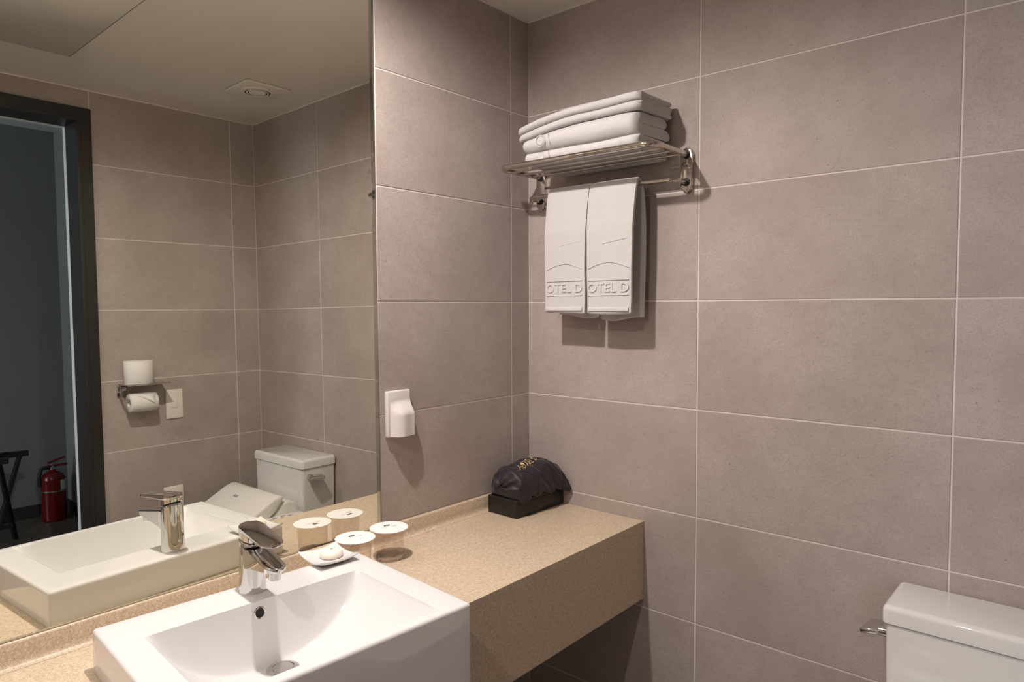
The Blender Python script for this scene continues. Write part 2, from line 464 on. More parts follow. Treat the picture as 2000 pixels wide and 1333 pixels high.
# caulk beads where walls meet the ceiling, access hatch in the ceiling
for a, b in (((0, -0.0045, CEIL - 0.0045), (W, -0.0003, CEIL - 0.0003)), ((0.0003, MY0 + 0.01, CEIL - 0.0045), (0.0045, -0.005, CEIL - 0.0003)),
             ((W - 0.0045, YF, CEIL - 0.0045), (W - 0.0003, -0.005, CEIL - 0.0003))):
    box('caulk_bead', a, b, M['caulk'], ceiling)
HX0, HX1, HY0, HY1 = 0.62, 1.3865, -1.60, -0.8995
box('hatch_seam', (HX0 - 0.003, HY0 - 0.003, CEIL - 0.0008), (HX1 + 0.003, HY1 + 0.003, CEIL - 0.0001), M['seam'], ceiling)
box('hatch_panel', (HX0, HY0, CEIL - 0.0022), (HX1, HY1, CEIL - 0.0009), M['hatch'], ceiling, bev=0.0004, seg=1)

# ------------------------------------------------------------------ door frame and the hall beyond
door = tag(empty('door_1', (W, DY0, 0)), kind='structure')
def dpart(name, boxes, mt, bev=0.0):
    bm = bmesh.new()
    for a, b in boxes:
        bm_box(bm, tuple(a[i] - (W, DY0, 0)[i] for i in range(3)), tuple(b[i] - (W, DY0, 0)[i] for i in range(3)), bev, 1)
    return link(name, bm_mesh(name, bm), mt, door)
dpart('casing', [((W - 0.014, DY0 - 0.0, 0), (W - 0.0005, CY0, CZ)), ((W - 0.014, DY1 - 0.056, 0), (W - 0.0005, DY1, CZ)),
                 ((W - 0.014, DY1, DZ), (W - 0.0005, DY0, CZ))], M['frame'], 0.0015)
dpart('casing_bead', [((W - 0.019, DY0 + 0.001, 0), (W - 0.014, DY0 + 0.014, DZ + 0.014)), ((W - 0.019, DY1 - 0.014, 0), (W - 0.014, DY1 - 0.001, DZ + 0.014)),
                      ((W - 0.019, DY1 - 0.001, DZ + 0.001), (W - 0.014, DY0 + 0.001, DZ + 0.014))], M['frame'], 0.0015)
dpart('jamb', [((W, DY0, 0), (W + 0.120, DY0 + 0.022, DZ + 0.022)), ((W, DY1 - 0.022, 0), (W + 0.120, DY1, DZ + 0.022)),
               ((W, DY1, DZ), (W + 0.120, DY0, DZ + 0.022))], M['frame'])
dpart('edge_strip', [((W + 0.122, DY0 - 0.001, 0), (W + 0.150, DY0 + 0.02, DZ + 0.03)), ((W + 0.122, DY1 - 0.03, 0), (W + 0.150, DY1 + 0.001, DZ + 0.03)),
                     ((W + 0.122, DY1, DZ - 0.001), (W + 0.150, DY0, DZ + 0.03))], M['edge_strip'])

HX = 4.00; HS = -0.215; HC = ZO + 1.239; HE = -4.2
X0 = W + 0.122
tag(multi_box('wall_hall_far', [((HX, HE, 0), (HX + 0.1, HS + 0.1, HC))], M['hall_wall']), kind='structure')
tag(multi_box('wall_hall_side', [((X0, HS, 0), (HX, HS + 0.1, HC))], M['hall_wall']), kind='structure')
tag(multi_box('wall_hall_near', [((X0, DY0 + 0.022, 0), (X0 + 0.02, HS, HC)), ((X0, HE, 0), (X0 + 0.02, DY1 - 0.032, HC)),
                                 ((X0, DY1 - 0.032, DZ + 0.032), (X0 + 0.02, DY0 + 0.022, HC))], M['hall_wall']), kind='structure')
tag(multi_box('ceiling_hall', [((X0, HE, HC), (HX + 0.1, HS + 0.1, HC + 0.1))], M['hall_ceiling']), kind='structure')
fh = tag(empty('floor_hall', (X0, HE, 0)), kind='structure')
nb = 12
for k in range(nb):
    x0 = X0 + (HX - X0) * k / nb; x1 = X0 + (HX - X0) * (k + 1) / nb
    box('plank', (x0 - X0 + 0.001, 0, -0.02), (x1 - X0 - 0.001, HS - HE, 0.0), M['hall_floor'], fh)
tag(multi_box('baseboard_hall', [((HX - 0.012, HE, 0), (HX - 0.0005, HS - 0.012, 0.085)), ((X0 + 0.02, HS - 0.012, 0), (HX - 0.0005, HS - 0.0005, 0.085))], M['hall_skirting']), kind='structure')
# a window at the far end of the hall lights it with daylight
wn = tag(empty('window_1', ((X0 + HX) / 2, HE, 1.0)), kind='structure')
multi = [((-0.85, -0.05, -0.3), (-0.75, 0.02, 1.5)), ((0.75, -0.05, -0.3), (0.85, 0.02, 1.5)), ((-0.75, -0.05, 1.4), (0.75, 0.02, 1.5)),
         ((-0.75, -0.05, -0.3), (0.75, 0.02, -0.2)), ((-0.02, -0.05, -0.2), (0.02, 0.02, 1.4))]
multi_box('window_frame', multi, M['edge_strip'], wn)
tag(multi_box('wall_hall_end', [((X0, HE - 0.1, 0), (X0 + 0.2, HE, HC)), ((HX - 0.2, HE - 0.1, 0), (HX + 0.1, HE, HC)),
                                ((X0 + 0.2, HE - 0.1, 0), (HX - 0.2, HE, 0.7)), ((X0 + 0.2, HE - 0.1, 2.5), (HX - 0.2, HE, HC))], M['hall_wall']), kind='structure')
dl = bpy.data.lights.new('daylight', 'AREA'); dl.shape = 'RECTANGLE'; dl.size = 1.5; dl.size_y = 1.6
dl.energy = DAY_WATTS; dl.color = (0.74, 0.86, 1.0)
do = bpy.data.objects.new('daylight', dl); col.objects.link(do)
do.location = ((X0 + HX) / 2, HE - 0.12, 1.6); do.rotation_euler = (PI / 2, 0, 0)

# ------------------------------------------------------------------ ceiling downlights
for i, (x, y, w) in enumerate(DOWNLIGHTS):
    t = tag(empty('ceiling_downlight', (x, y, CEIL)),
            'round recessed ceiling downlight above the washbasin' if i == 0 else 'round recessed ceiling downlight near the shower end of the room', 'light', 'ceiling downlights')
    lathe('trim_ring', [(0.052, -0.0004), (0.052, -0.004), (0.047, -0.007), (0.041, -0.006), (0.039, -0.0004)], M['vent'], t, 40)
    lathe('lens', [(0.0, -0.0012), (0.0385, -0.0012), (0.0385, -0.0006), (0.0, -0.0006)], M['lens'], t, 32, cap0=False, cap1=False)
    for nm, part, size, blend in (('lamp', 0.62, 177, 0.42), ('reflector_beam', 0.66, 150, 1.0)):
        sp = bpy.data.lights.new(nm, 'SPOT'); sp.energy = w * part; sp.color = LAMP_COL
        sp.spot_size = math.radians(size); sp.spot_blend = blend; sp.shadow_soft_size = 0.022
        so = bpy.data.objects.new(nm, sp); col.objects.link(so); so.parent = t; so.location = (0, 0, -0.034)

# ------------------------------------------------------------------ mirror
def mir_x(z): return 0.002 - 0.00691 * (z - ZO)
mz0, mz1 = SPL + 0.001, CEIL - 0.012
mroot = tag(empty('wall_mirror', (mir_x(mz0), MY0, mz0)), 'large frameless wall mirror above the washbasin', 'mirror')
bv, bd, th = 0.011, 0.00022, 0.005
def mp(y, z, d): return (mir_x(z) - d - mir_x(mz0), y - MY0, z - mz0)
rect_i = [(MY0 - bv, mz0 + 0.004), (MY0 - bv, mz1 - bv), (MY1 + bv, mz1 - bv), (MY1 + bv, mz0 + 0.004)]
rect_o = [(MY0, mz0), (MY0, mz1), (MY1, mz1), (MY1, mz0)]
link('glass', mesh('glass', [mp(y, z, 0) for y, z in rect_i], [(0, 1, 2, 3)]), M['mirror'], mroot)
link('bevel', mesh('bevel', [mp(y, z, 0) for y, z in rect_i] + [mp(y, z, bd) for y, z in rect_o],
                   [(k, k + 4, (k + 1) % 4 + 4, (k + 1) % 4) for k in range(4)]), M['mirror_bevel'], mroot)
link('glass_edge', mesh('glass_edge', [mp(y, z, bd) for y, z in rect_o] + [mp(y, z, th + 0.012) for y, z in rect_o],
                        [(k, k + 4, (k + 1) % 4 + 4, (k + 1) % 4) for k in range(4)] + [(4, 5, 6, 7)]), M['mirror_edge'], mroot)
bm = bmesh.new(); bm_tube(bm, [(0.0, 0, 0), (0.0009, 0, 0)], 0.0045, 16)
c = link('mirror_clip', bm_mesh('mirror_clip', bm), M['brass'], mroot)
box('gap_shade_strip', tuple(a - b for a, b in zip((-0.0295, MY0 + 0.0003, mz0), mroot.location)), tuple(a - b for a, b in zip((-0.0003, MY0 + 0.0016, CEIL - 0.001), mroot.location)), M['seam'], mroot)  # dark strip stands in for the shade in the gap beside the mirror
c.location = (mir_x(ZO + 0.335) - mir_x(mz0), -0.017, ZO + 0.335 - mz0)

# ------------------------------------------------------------------ vanity counter
TH = math.radians(4.1)
BC = Vector((0.3413, -1.1055))
BD = Vector((math.cos(TH), -math.sin(TH))); BW = Vector((-math.sin(TH), -math.cos(TH)))
HALFW, DEP = 0.268, 0.396
def bl(s, t): return BC + BW * s + BD * (t - DEP / 2)
CX = 0.4386; CYE = -2.30; AZ = ZO - 0.8816
def at_x(s, x):            # point on the notch side line s where x is reached
    p = bl(s, 0); k = (x - p.x) / BD.x
    return p + BD * k
vc = tag(empty('vanity_counter', (0, 0, 0)), 'beige speckled stone vanity counter with deep front apron under the mirror', 'counter')
nr, nl = at_x(-0.236, CX), at_x(0.236, CX)
n1, n2 = bl(-0.236, 0.055), bl(0.236, 0.055)
outl = [(0.0008, -0.001), (0.0008, CYE), (CX, CYE), (CX, nl.y), (n2.x, n2.y), (n1.x, n1.y), (CX, nr.y), (CX, -0.001)]
bm = bmesh.new()
# worktop with the basin cut-out: three quads around the notch
def quad_slab(bm, pts, z0, z1): bm_prism(bm, pts, z0, z1)
bm_prism(bm, outl, ZT - 0.02, ZT)
me = bm_mesh('worktop', bm)
wt = link('worktop', me, M['stone'], vc)
mod = wt.modifiers.new('soft_edges', 'BEVEL'); mod.width = 0.0006; mod.segments = 2; mod.limit_method = 'ANGLE'; mod.angle_limit = math.radians(60)
fr, fl = at_x(-0.274, CX), at_x(0.274, CX)
bm = bmesh.new()
e = 0.0
bm_box(bm, (CX - 0.02, fr.y + 0.002, AZ), (CX - e, -0.001, ZT - 0.02005))
bm_box(bm, (CX - 0.02, CYE, AZ), (CX - e, fl.y - 0.002, ZT - 0.02005))
bm_box(bm, (CX - 0.02, fl.y - 0.002, AZ), (CX - e, fr.y + 0.002, 0.565))
link('apron', bm_mesh('apron', bm), M['stone'], vc)
# splashback with a small cove at its foot
prof = [(0.0004, ZT + 0.0004), (0.0240, ZT + 0.0004), (0.0185, ZT + 0.0016), (0.0142, ZT + 0.0048), (0.0118, ZT + 0.010), (0.0112, ZT + 0.016),
        (0.0108, SPL - 0.004), (0.0098, SPL - 0.0014), (0.0075, SPL - 0.0002), (0.0004, SPL - 0.0002)]
vs = []; n = len(prof)
for y in (CYE, -0.001):
    vs += [(x, y, z) for x, z in prof]
fs = [(k, (k + 1) % n, n + (k + 1) % n, n + k) for k in range(n)] + [tuple(range(n))[::-1], tuple(range(n, 2 * n))]
bm = bmesh.new(); bm.from_mesh(mesh('splashback', vs, fs)); sm = bm_mesh('splashback', bm); auto_smooth(sm, 45)
link('splashback', sm, M['stone'], vc)

# ------------------------------------------------------------------ washbasin
wb = tag(empty('washbasin', (0, 0, 0)), 'white ceramic semi-recessed rectangular washbasin overhanging the counter edge', 'washbasin')
T0, T1, SW, SCN, DMAX = 0.099, 0.374, 0.2095, 0.003, 0.122
def bowl(s, t):
    x = abs((s - SCN) / SW)
    if x >= 1 or t <= T0 or t >= T1: return 0.0
    f = (1 - x ** 2.5) ** 0.85
    def edge(d, w):
        k = min(1, d / w); return 1 - (1 - k) ** 2.6
    return DMAX * f * edge(t - T0, 0.026) * edge(T1 - t, 0.034)
RR = 0.007
def lin(a, b, n): return [a + (b - a) * k / n for k in range(n)]
def eased(a, b, n):
    return [a + (b - a) * (0.5 - 0.5 * math.cos(PI * k / n)) for k in range(n)]
ss = [-HALFW + RR, -0.24, SCN - SW - 0.0012] + eased(SCN - SW, SCN + SW, 64) + [SCN + SW, SCN + SW + 0.0012, 0.24, HALFW - RR]
tt = [RR] + lin(0.03, T0 - 0.001, 4) + [T0 - 0.001] + [T0 + 0.05 * (k / 22) ** 1.7 for k in range(22)] + lin(T0 + 0.05, T1 - 0.05, 12) + [T1 - 0.05 * (1 - k / 16) ** 1.5 for k in range(17)] + [T1 + 0.0012, DEP - RR]
vs = []; fs = []
ns, ntt = len(ss), len(tt)
for t in tt:
    for s in ss:
        p = bl(s, t); vs.append((p.x, p.y, ZB - bowl(s, t)))
for j in range(ntt - 1):
    for i in range(ns - 1):
        a = j * ns + i; fs.append((a, a + 1, a + ns + 1, a + ns))
ring = []   # (grid index, s, t, list of outward directions)
for i in range(ns): ring.append((i, ss[i], tt[0], (0, -1)))
for j in range(ntt): ring.append((j * ns + ns - 1, ss[-1], tt[j], (1, 0)))
for i in reversed(range(ns)): ring.append(((ntt - 1) * ns + i, ss[i], tt[-1], (0, 1)))
for j in reversed(range(ntt)): ring.append((j * ns, ss[0], tt[j], (-1, 0)))
full = []
for k, r in enumerate(ring):
    full.append(r)
    nx = ring[(k + 1) % len(ring)]
    if nx[0] == r[0]:
        a0 = math.atan2(r[3][1], r[3][0]); 
        for q in range(1, 4):
            a = a0 + PI / 2 * q / 4; full.append((r[0], r[1], r[2], (math.cos(a), math.sin(a))))
nR = len(full)
loops = [[r[0] for r in full]]
def add_loop(fn):
    base = len(vs); idx = []
    for r in full:
        s, t, z = fn(r); p = bl(s, t); vs.append((p.x, p.y, z)); idx.append(len(vs) - 1)
    loops.append(idx)
for q in range(1, 6):
    a = PI / 2 * q / 5
    add_loop(lambda r, a=a: (r[1] + r[3][0] * RR * math.sin(a), r[2] + r[3][1] * RR * math.sin(a), ZB - RR * (1 - math.cos(a))))
add_loop(lambda r: (r[1] + r[3][0] * RR, r[2] + r[3][1] * RR, ZT + 0.0006))
def low(r, z, ins=0.0):
    s, t = r[1] + r[3][0] * (RR - ins), r[2] + r[3][1] * (RR - ins)
    if t < 0.325:
        s = max(-0.228, min(0.228, s)); t = max(t, 0.066)
    return (s, t, z)
add_loop(lambda r: low(r, ZT + 0.0006))
add_loop(lambda r: low(r, 0.582))
add_loop(lambda r: low(r, 0.573, 0.003))
add_loop(lambda r: low(r, 0.570, 0.010))
for A, B in zip(loops[:-1], loops[1:]):
    for k in range(nR):
        k2 = (k + 1) % nR
        f = [A[k], A[k2], B[k2], B[k]]
        g = []
        for q in f:
            if q not in g: g.append(q)
        if len(g) > 2: fs.append(tuple(g))
fs.append(tuple(loops[-1]))
bm = bmesh.new(); bm.from_mesh(mesh('basin', vs, fs)); bmesh.ops.remove_doubles(bm, verts=bm.verts, dist=1e-6)
me = bm_mesh('basin', bm); auto_smooth(me, 76)
link('basin', me, M['ceramic'], wb)
# overflow ring and hole on the back wall of the bowl, waste in its floor
po = bl(SCN + 0.008, T0 + 0.0018)
ov = lathe('overflow_ring', [(0.0085, -0.001), (0.0088, 0.0016), (0.0098, 0.0022), (0.0112, 0.0014), (0.0116, -0.001)], M['chrome'], wb, 28, cap0=False, cap1=False)
hole = lathe('overflow_hole', [(0.0, 0.0008), (0.0088, 0.0008), (0.0088, 0.0), (0.0, 0.0)], M['black'], wb, 24, cap0=False, cap1=False)
for o in (ov, hole):
    o.location = (po.x, po.y, ZB - 0.0225); o.rotation_euler = (0, math.radians(82), -TH)
pd = bl(SCN - 0.012, 0.152); zd = ZB - bowl(SCN, 0.152)
lathe('waste_ring', [(0.0, 0.0045), (0.014, 0.0050), (0.0185, 0.0042), (0.0190, 0.0026), (0.0200, 0.0026), (0.0206, 0.0048), (0.0262, 0.0044), (0.0300, 0.0020), (0.0305, -0.002)],
      M['chrome'], wb, 40, cap0=False, cap1=False).location = (pd.x, pd.y, zd)

# ------------------------------------------------------------------ faucet
FB = Vector((0.187, -1.092)); FA = math.radians(-6.5)
fc = tag(empty('basin_faucet', (FB.x, FB.y, ZB), FA), 'chrome single-lever mixer faucet on the washbasin ledge', 'faucet')
def stadium(x0, x1, r0, r1, seg=14):
    out = []
    for k in range(seg + 1):
        a = -PI / 2 + PI * k / seg; out.append((x1 - r1 + r1 * math.cos(a), r1 * math.sin(a)))
    for k in range(seg + 1):
        a = PI / 2 + PI * k / seg; out.append((x0 + r0 + r0 * math.cos(a), r0 * math.sin(a)))
    return out
bm = bmesh.new(); n = 48; rings = []
def ftop(x): return 0.1005 - 0.36 * x
for r, z in ((0.0255, 0.0), (0.0257, 0.002), (0.0253, 0.02), (0.0240, 0.06), (0.0232, None)):
    rr = []
    for k in range(n):
        a = 2 * PI * k / n; x, y = r * math.cos(a), r * math.sin(a)
        rr.append(bm.verts.new((x, y, ftop(x) if z is None else z)))
    rings.append(rr)
rr = []
for k in range(n):
    a = 2 * PI * k / n; x, y = 0.0205 * math.cos(a), 0.0205 * math.sin(a)
    rr.append(bm.verts.new((x, y, ftop(x) + 0.0045)))
rings.append(rr)
for a, b in zip(rings[:-1], rings[1:]):
    for k in range(n): bm.faces.new((a[k], a[(k + 1) % n], b[(k + 1) % n], b[k]))
bm.faces.new(list(reversed(rings[0]))); bm.faces.new(rings[-1])
me = bm_mesh('faucet_body', bm); auto_smooth(me, 30); link('faucet_body', me, M['chrome'], fc)
prism('faucet_neck', [(0.019 * math.cos(2 * PI * k / 32), 0.019 * math.sin(2 * PI * k / 32)) for k in range(32)],
      lambda x, y: ftop(x) + 0.004, lambda x, y: ftop(x) + 0.0085, M['black'], fc)
bm = bmesh.new()     # spout: tapering slab with a round nose
nx_, ny_ = 22, 9
def sp_half(x):
    x1 = 0.126; r = 0.0205
    if x > x1 - r: return max(0.0012, math.sqrt(max(0, r * r - (x - (x1 - r)) ** 2)))
    return 0.0222 + (0.0205 - 0.0222) * x / (x1 - r)
xs = [0.0 + 0.1255 * (1 - (1 - k / nx_) ** 1.6) for k in range(nx_ + 1)]
tops, bots = [], []
for x in xs:
    h = sp_half(x); f = x / 0.126
    zt_ = 0.0985 - 0.019 * f; zb_ = 0.040 + 0.028 * (f ** 0.55)
    row_t, row_b = [], []
    for k in range(ny_):
        u = -1 + 2 * k / (ny_ - 1)
        row_t.append(bm.verts.new((x, u * h, zt_ - 0.0035 * abs(u) ** 4 - 0.0012 * (1 - abs(u)))))
        row_b.append(bm.verts.new((x, u * h * 0.94, zb_ + 0.004 * abs(u) ** 3)))
    tops.append(row_t); bots.append(row_b)
for R, flip in ((tops, False), (bots, True)):
    for i in range(nx_):
        for k in range(ny_ - 1):
            q = (R[i][k], R[i + 1][k], R[i + 1][k + 1], R[i][k + 1]); bm.faces.new(q[::-1] if flip else q)
for i in range(nx_):
    bm.faces.new((tops[i][0], bots[i][0], bots[i + 1][0], tops[i + 1][0]))
    bm.faces.new((tops[i][-1], tops[i + 1][-1], bots[i + 1][-1], bots[i][-1]))
for k in range(ny_ - 1):
    bm.faces.new((tops[-1][k], bots[-1][k], bots[-1][k + 1], tops[-1][k + 1]))
    bm.faces.new((tops[0][k], tops[0][k + 1], bots[0][k + 1], bots[0][k]))
me = bm_mesh('spout', bm); auto_smooth(me, 38); link('spout', me, M['chrome'], fc)
lathe('aerator', [(0.0, 0.0535), (0.0105, 0.0535), (0.0115, 0.0545), (0.0115, 0.067), (0.0, 0.067)], M['chrome'], fc, 28, cx=0.106, cap0=False, cap1=False)
def ltop(x, y=0): return 0.1335 - 0.105 * (x + 0.024)
lv = prism('lever', stadium(-0.0240, 0.114, 0.0236, 0.0225, 16), lambda x, y: ltop(x) - 0.0045 - 0.006 * max(0, 1 - (x + .024) / .09), ltop, M['chrome'], fc, bev=0.0014, seg=2, deg=50)
prism('lever_cap', [(0.0228 * math.cos(2 * PI * k / 40), 0.0228 * math.sin(2 * PI * k / 40)) for k in range(40)],
      lambda x, y: ftop(x) + 0.0085, lambda x, y: ltop(x) - 0.004, M['chrome'], fc)
bm = bmesh.new(); bm_tube(bm, [(-0.0245, 0, 0.026), (-0.0275, 0, 0.026)], 0.0035, 14)
link('lift_knob', bm_mesh('lift_knob', bm), M['sticker'], fc)

# ------------------------------------------------------------------ soap dish and soap
def on_rim(x, y): return (x, y, ZB)
dsh = tag(empty('soap_dish', (0.1635, -0.9000, ZB), math.radians(-4)), 'small square white ceramic soap dish on the washbasin rim', 'dish')
N = 17; hs = 0.049
vs = []; fs = []
def dish_z(u, v): return 0.0042 + 0.0085 * (abs(u) ** 3 * 0.6 + abs(v) ** 3 * 0.25) + 0.004 * (abs(u * v) ** 2)
for side in (0, 1):
    for j in range(N):
        for i in range(N):
            u = -1 + 2 * i / (N - 1); v = -1 + 2 * j / (N - 1)
            k = 1.0 if side == 0 else 0.985
            z = dish_z(u, v) + (0.0032 if side == 0 else 0.0)
            if side == 1: z = max(0.0005, z - 0.0037 * (1 - max(abs(u), abs(v)) ** 4))
            vs.append((u * hs * k, v * hs * k * 0.97, z))
for j in range(N - 1):
    for i in range(N - 1):
        a = j * N + i; fs.append((a, a + 1, a + N + 1, a + N)); b = a + N * N; fs.append((b, b + N, b + N + 1, b + 1))
per = [i for i in range(N)] + [j * N + N - 1 for j in range(1, N)] + [(N - 1) * N + i for i in range(N - 2, -1, -1)] + [j * N for j in range(N - 2, 0, -1)]
for k in range(len(per)):
    a, b = per[k], per[(k + 1) % len(per)]; fs.append((a, a + N * N, b + N * N, b))
bm = bmesh.new(); bm.from_mesh(mesh('dish', vs, fs)); me = bm_mesh('dish', bm); auto_smooth(me, 40)
link('dish', me, M['ceramic'], dsh)
lathe('foot_ring', [(0.020, 0.0003), (0.023, 0.0003), (0.022, 0.004), (0.020, 0.004)], M['ceramic'], dsh, 28, cap0=False, cap1=False)
sp_ = tag(empty('soap_bar', (0.168, -0.896, ZB + 0.0078), math.radians(-30)), 'round cream soap tablet lying in the white dish', 'soap')
lathe('tablet', [(0.0, 0.0), (0.0205, 0.0), (0.0240, 0.0022), (0.0252, 0.0065), (0.0240, 0.0115), (0.0200, 0.0152), (0.0130, 0.0168), (0.0, 0.0172)], M['soap'], sp_, 40, cap0=False, cap1=False, deg=60)
bm = bmesh.new()
for k in range(3): bm_box(bm, (-0.004 + k * 0.003, -0.002, 0.0170), (-0.002 + k * 0.003, 0.003, 0.01745))
link('embossed_mark', bm_mesh('embossed_mark', bm), M['print_grey'], sp_)


# ------------------------------------------------------------------ tumblers with paper lids
def tumbler(x, y, rz, label):
    t = tag(empty('tumbler', (x, y, ZT), rz), label, 'cup', 'plastic tumblers with paper lids')
    H = 0.0775
    lathe('cup', [(0.0, 0.0004), (0.0335, 0.0004), (0.0352, 0.0020), (0.0360, 0.006), (0.0392, H), (0.0378, H), (0.0356, 0.0135), (0.0350, 0.0118), (0.0349, 0.0112)],
          M['clear'], t, 48, cap0=False, cap1=False, deg=50)
    lathe('cup_base', [(0.0, 0.0008), (0.0325, 0.0008), (0.0345, 0.0024), (0.0348, 0.0085), (0.0338, 0.0108), (0.0, 0.0104)], M['base_glass'], t, 40, cap0=False, cap1=False, deg=50)
    ns_ = 30; out = []
    for k in range(ns_ * 6):
        a = 2 * PI * k / (ns_ * 6); r = 0.0470 + 0.0016 * abs(math.sin(a * ns_ / 2)) - 0.0002
        out.append((r * math.cos(a), r * math.sin(a)))
    lid = prism('paper_lid', out, H + 0.0002, H + 0.0012, M['card'], t, deg=30)
    # logo: three slanted bars; small line of lettering beneath it
    bm = bmesh.new()
    for k in range(3):
        x0 = -0.0078 + k * 0.0054
        bm_prism(bm, [(x0, 0.0105), (x0 + 0.0042, 0.0105), (x0 + 0.0054, 0.0195), (x0 + 0.0012, 0.0195)], H + 0.0012, H + 0.00135)
    bm_prism(bm, [(-0.0068, 0.0180), (0.0096, 0.0180), (0.0099, 0.0197), (-0.0065, 0.0197)], H + 0.0012, H + 0.00136)
    link('lid_logo', bm_mesh('lid_logo', bm), M['print'], lid)
    tm = text_mesh('HOTEL', 0.0078, 0.0, 1.15)
    o = link('lid_lettering', tm, M['print_grey'], lid); o.location = (-0.0215, 0.0005, H + 0.0014)
    bm = bmesh.new()
    for k, w_ in enumerate((0.0016, 0.0016, 0.0016, 0.0036)):
        x0 = 0.0085 + k * 0.0030; bm_box(bm, (x0, 0.0006, H + 0.00125), (x0 + w_, 0.0052, H + 0.0014))
    link('lid_lettering', bm_mesh('lid_lettering', bm), M['print_grey'], lid)
    return t
tumbler(0.0985, -0.6780, math.radians(74), 'clear plastic tumbler under a scalloped white paper lid, nearer the black box')
tumbler(0.0970, -0.7800, math.radians(90), 'clear plastic tumbler under a scalloped white paper lid, nearer the soap dish')

# ------------------------------------------------------------------ black box with satin pouch
bx = tag(empty('storage_box', (0.0870, -0.1195, ZT), math.radians(-1.5)), 'flat black lidded box in the counter corner under the dark pouch', 'box')
box('tray', (-0.0590, -0.1120, 0.0004), (0.0590, 0.1120, 0.0462), M['boxblack'], bx, 0.0010, 2)
box('lid', (-0.0593, -0.1123, 0.0464), (0.0593, 0.1123, 0.0545), M['boxblack'], bx, 0.0016, 2)

PX, PY, PZ = 0.086, -0.120, ZT + 0.0548
def interp(tab, t):
    for (a, va), (b, vb) in zip(tab[:-1], tab[1:]):
        if t <= b:
            f = (t - a) / (b - a); f = f * f * (3 - 2 * f); return va + (vb - va) * f
    return tab[-1][1]
HT = [(0, .048), (.05, .068), (.12, .082), (.2, .090), (.32, .087), (.45, .093), (.60, .102), (.74, .098), (.88, .080), (.96, .052), (1, .026)]
WF = [(0, .044), (.10, .064), (.25, .070), (.5, .072), (.75, .073), (.9, .075), (1, .074)]
def pouch(t, v):
    """t along the box, v from the wall side (0) over the top to the room side (1)"""
    a = PI * (1 - v); h = interp(HT, t); w = interp(WF, t)
    ca, sa = math.cos(a), math.sin(a)
    x = w * (abs(ca) ** 0.72) * (1 if ca > 0 else -1); z = h * (sa ** 0.62 if sa > 0 else 0)
    y = -0.120 + 0.234 * t
    p = Vector((0.002 + x + 0.014 * t, y, z))
    edge = max(0, 1 - t / 0.22) + max(0, (t - 0.84) / 0.16)
    n1 = noise.noise(Vector((t * 3.2, v * 2.6, 1.7))); n2 = noise.noise(Vector((t * 8.5 + v * 3, v * 5.0, 5.1)))
    r1 = math.sin(v * 15 + 5 * t + 2 * n1)
    fold = abs(noise.noise(Vector((t * 5.5 - v * 3.2, t * 2 + v * 2.4, 9.3))))
    d = 0.006 * n1 + 0.0035 * n2 - 0.030 * (0.12 - fold if fold < 0.12 else 0) + edge * 0.0036 * r1
    nrm = Vector((ca * 0.8, 0.0, max(sa, 0.1))).normalized()
    p += nrm * d
    lowf = max(0, 1 - p.z / 0.03)
    p.x += 0.004 * lowf * math.sin(t * 13) * (1 if ca > 0 else 0.4)
    if v > 0.9:                                   # loose hem that hangs over the box edge in two tongues
        k = (v - 0.9) / 0.1
        hang = 0.013 * math.exp(-((t - 0.12) / 0.075) ** 2) + 0.008 * math.exp(-((t - 0.97) / 0.06) ** 2)
        out = 1.0 if hang > 0.002 else 0.0
        p.z = p.z - k * (hang + 0.0) + 0.010 * k * (0.5 + 0.5 * math.sin(t * 26 + 1)) * (1 - min(1, hang / 0.005))
        p.x = max(p.x, 0.0635 * (1 if hang > 0.004 else 0))
    if t < 0.13:                                  # gathered left end, lifted off the box
        k = t / 0.13; r_ = math.sqrt(max(0.0, 1 - (1 - k) ** 2)); r_ = 0.10 + 0.90 * r_
        cx_, cz_ = -0.004, 0.036
        p.x = cx_ + (p.x - cx_) * r_; p.z = cz_ + (p.z - cz_) * r_
        p.y -= 0.004 * math.sin(v * 29) * (1 - k)
    if t > 0.95:
        k = (1 - t) / 0.05; r_ = math.sqrt(max(0.0, 1 - (1 - k) ** 2)); r_ = 0.30 + 0.70 * r_
        p.z *= r_
    p.x = max(p.x, -PX + 0.014)
    if p.z < 0.0006 and p.x < 0.063: p.z = 0.0006
    return Vector((p.x, p.y, p.z))
NT_, NV_ = 130, 96
vs = []; fs = []
for i in range(NT_ + 1):
    for j in range(NV_ + 1):
        vs.append(pouch(i / NT_, j / NV_))
w_ = NV_ + 1
for i in range(NT_):
    for j in range(NV_):
        a = i * w_ + j; fs.append((a, a + 1, a + w_ + 1, a + w_))
pch = tag(empty('satin_pouch', (PX, PY, PZ), math.radians(-1.5)), 'crumpled dark satin drawstring pouch with gold lettering on the black box', 'pouch')
bm = bmesh.new(); bm.from_mesh(mesh('bag', vs, fs))
bm.verts.ensure_lookup_table()
for i in range(NT_):       # underside
    bm.faces.new((bm.verts[i * w_], bm.verts[(i + 1) * w_], bm.verts[(i + 1) * w_ + NV_], bm.verts[i * w_ + NV_]))
for rw in (0, NT_):        # close both ends
    bm.verts.ensure_lookup_table()
    bm.faces.new([bm.verts[rw * w_ + j] for j in range(w_)])
me = bm_mesh('bag', bm); me.polygons.foreach_set('use_smooth', [True] * len(me.polygons))
link('bag', me, M['satin'], pch)
tm = text_mesh('HOTEL', 0.02, 0.0, 1.12)
WH = max(v.co.x for v in tm.vertices); HH = max(v.co.y for v in tm.vertices)
tm = text_mesh('HOTEL D', 0.02, 0.0, 1.12)
bm = bmesh.new(); bm.from_mesh(tm)
bmesh.ops.subdivide_edges(bm, edges=bm.edges, cuts=1)
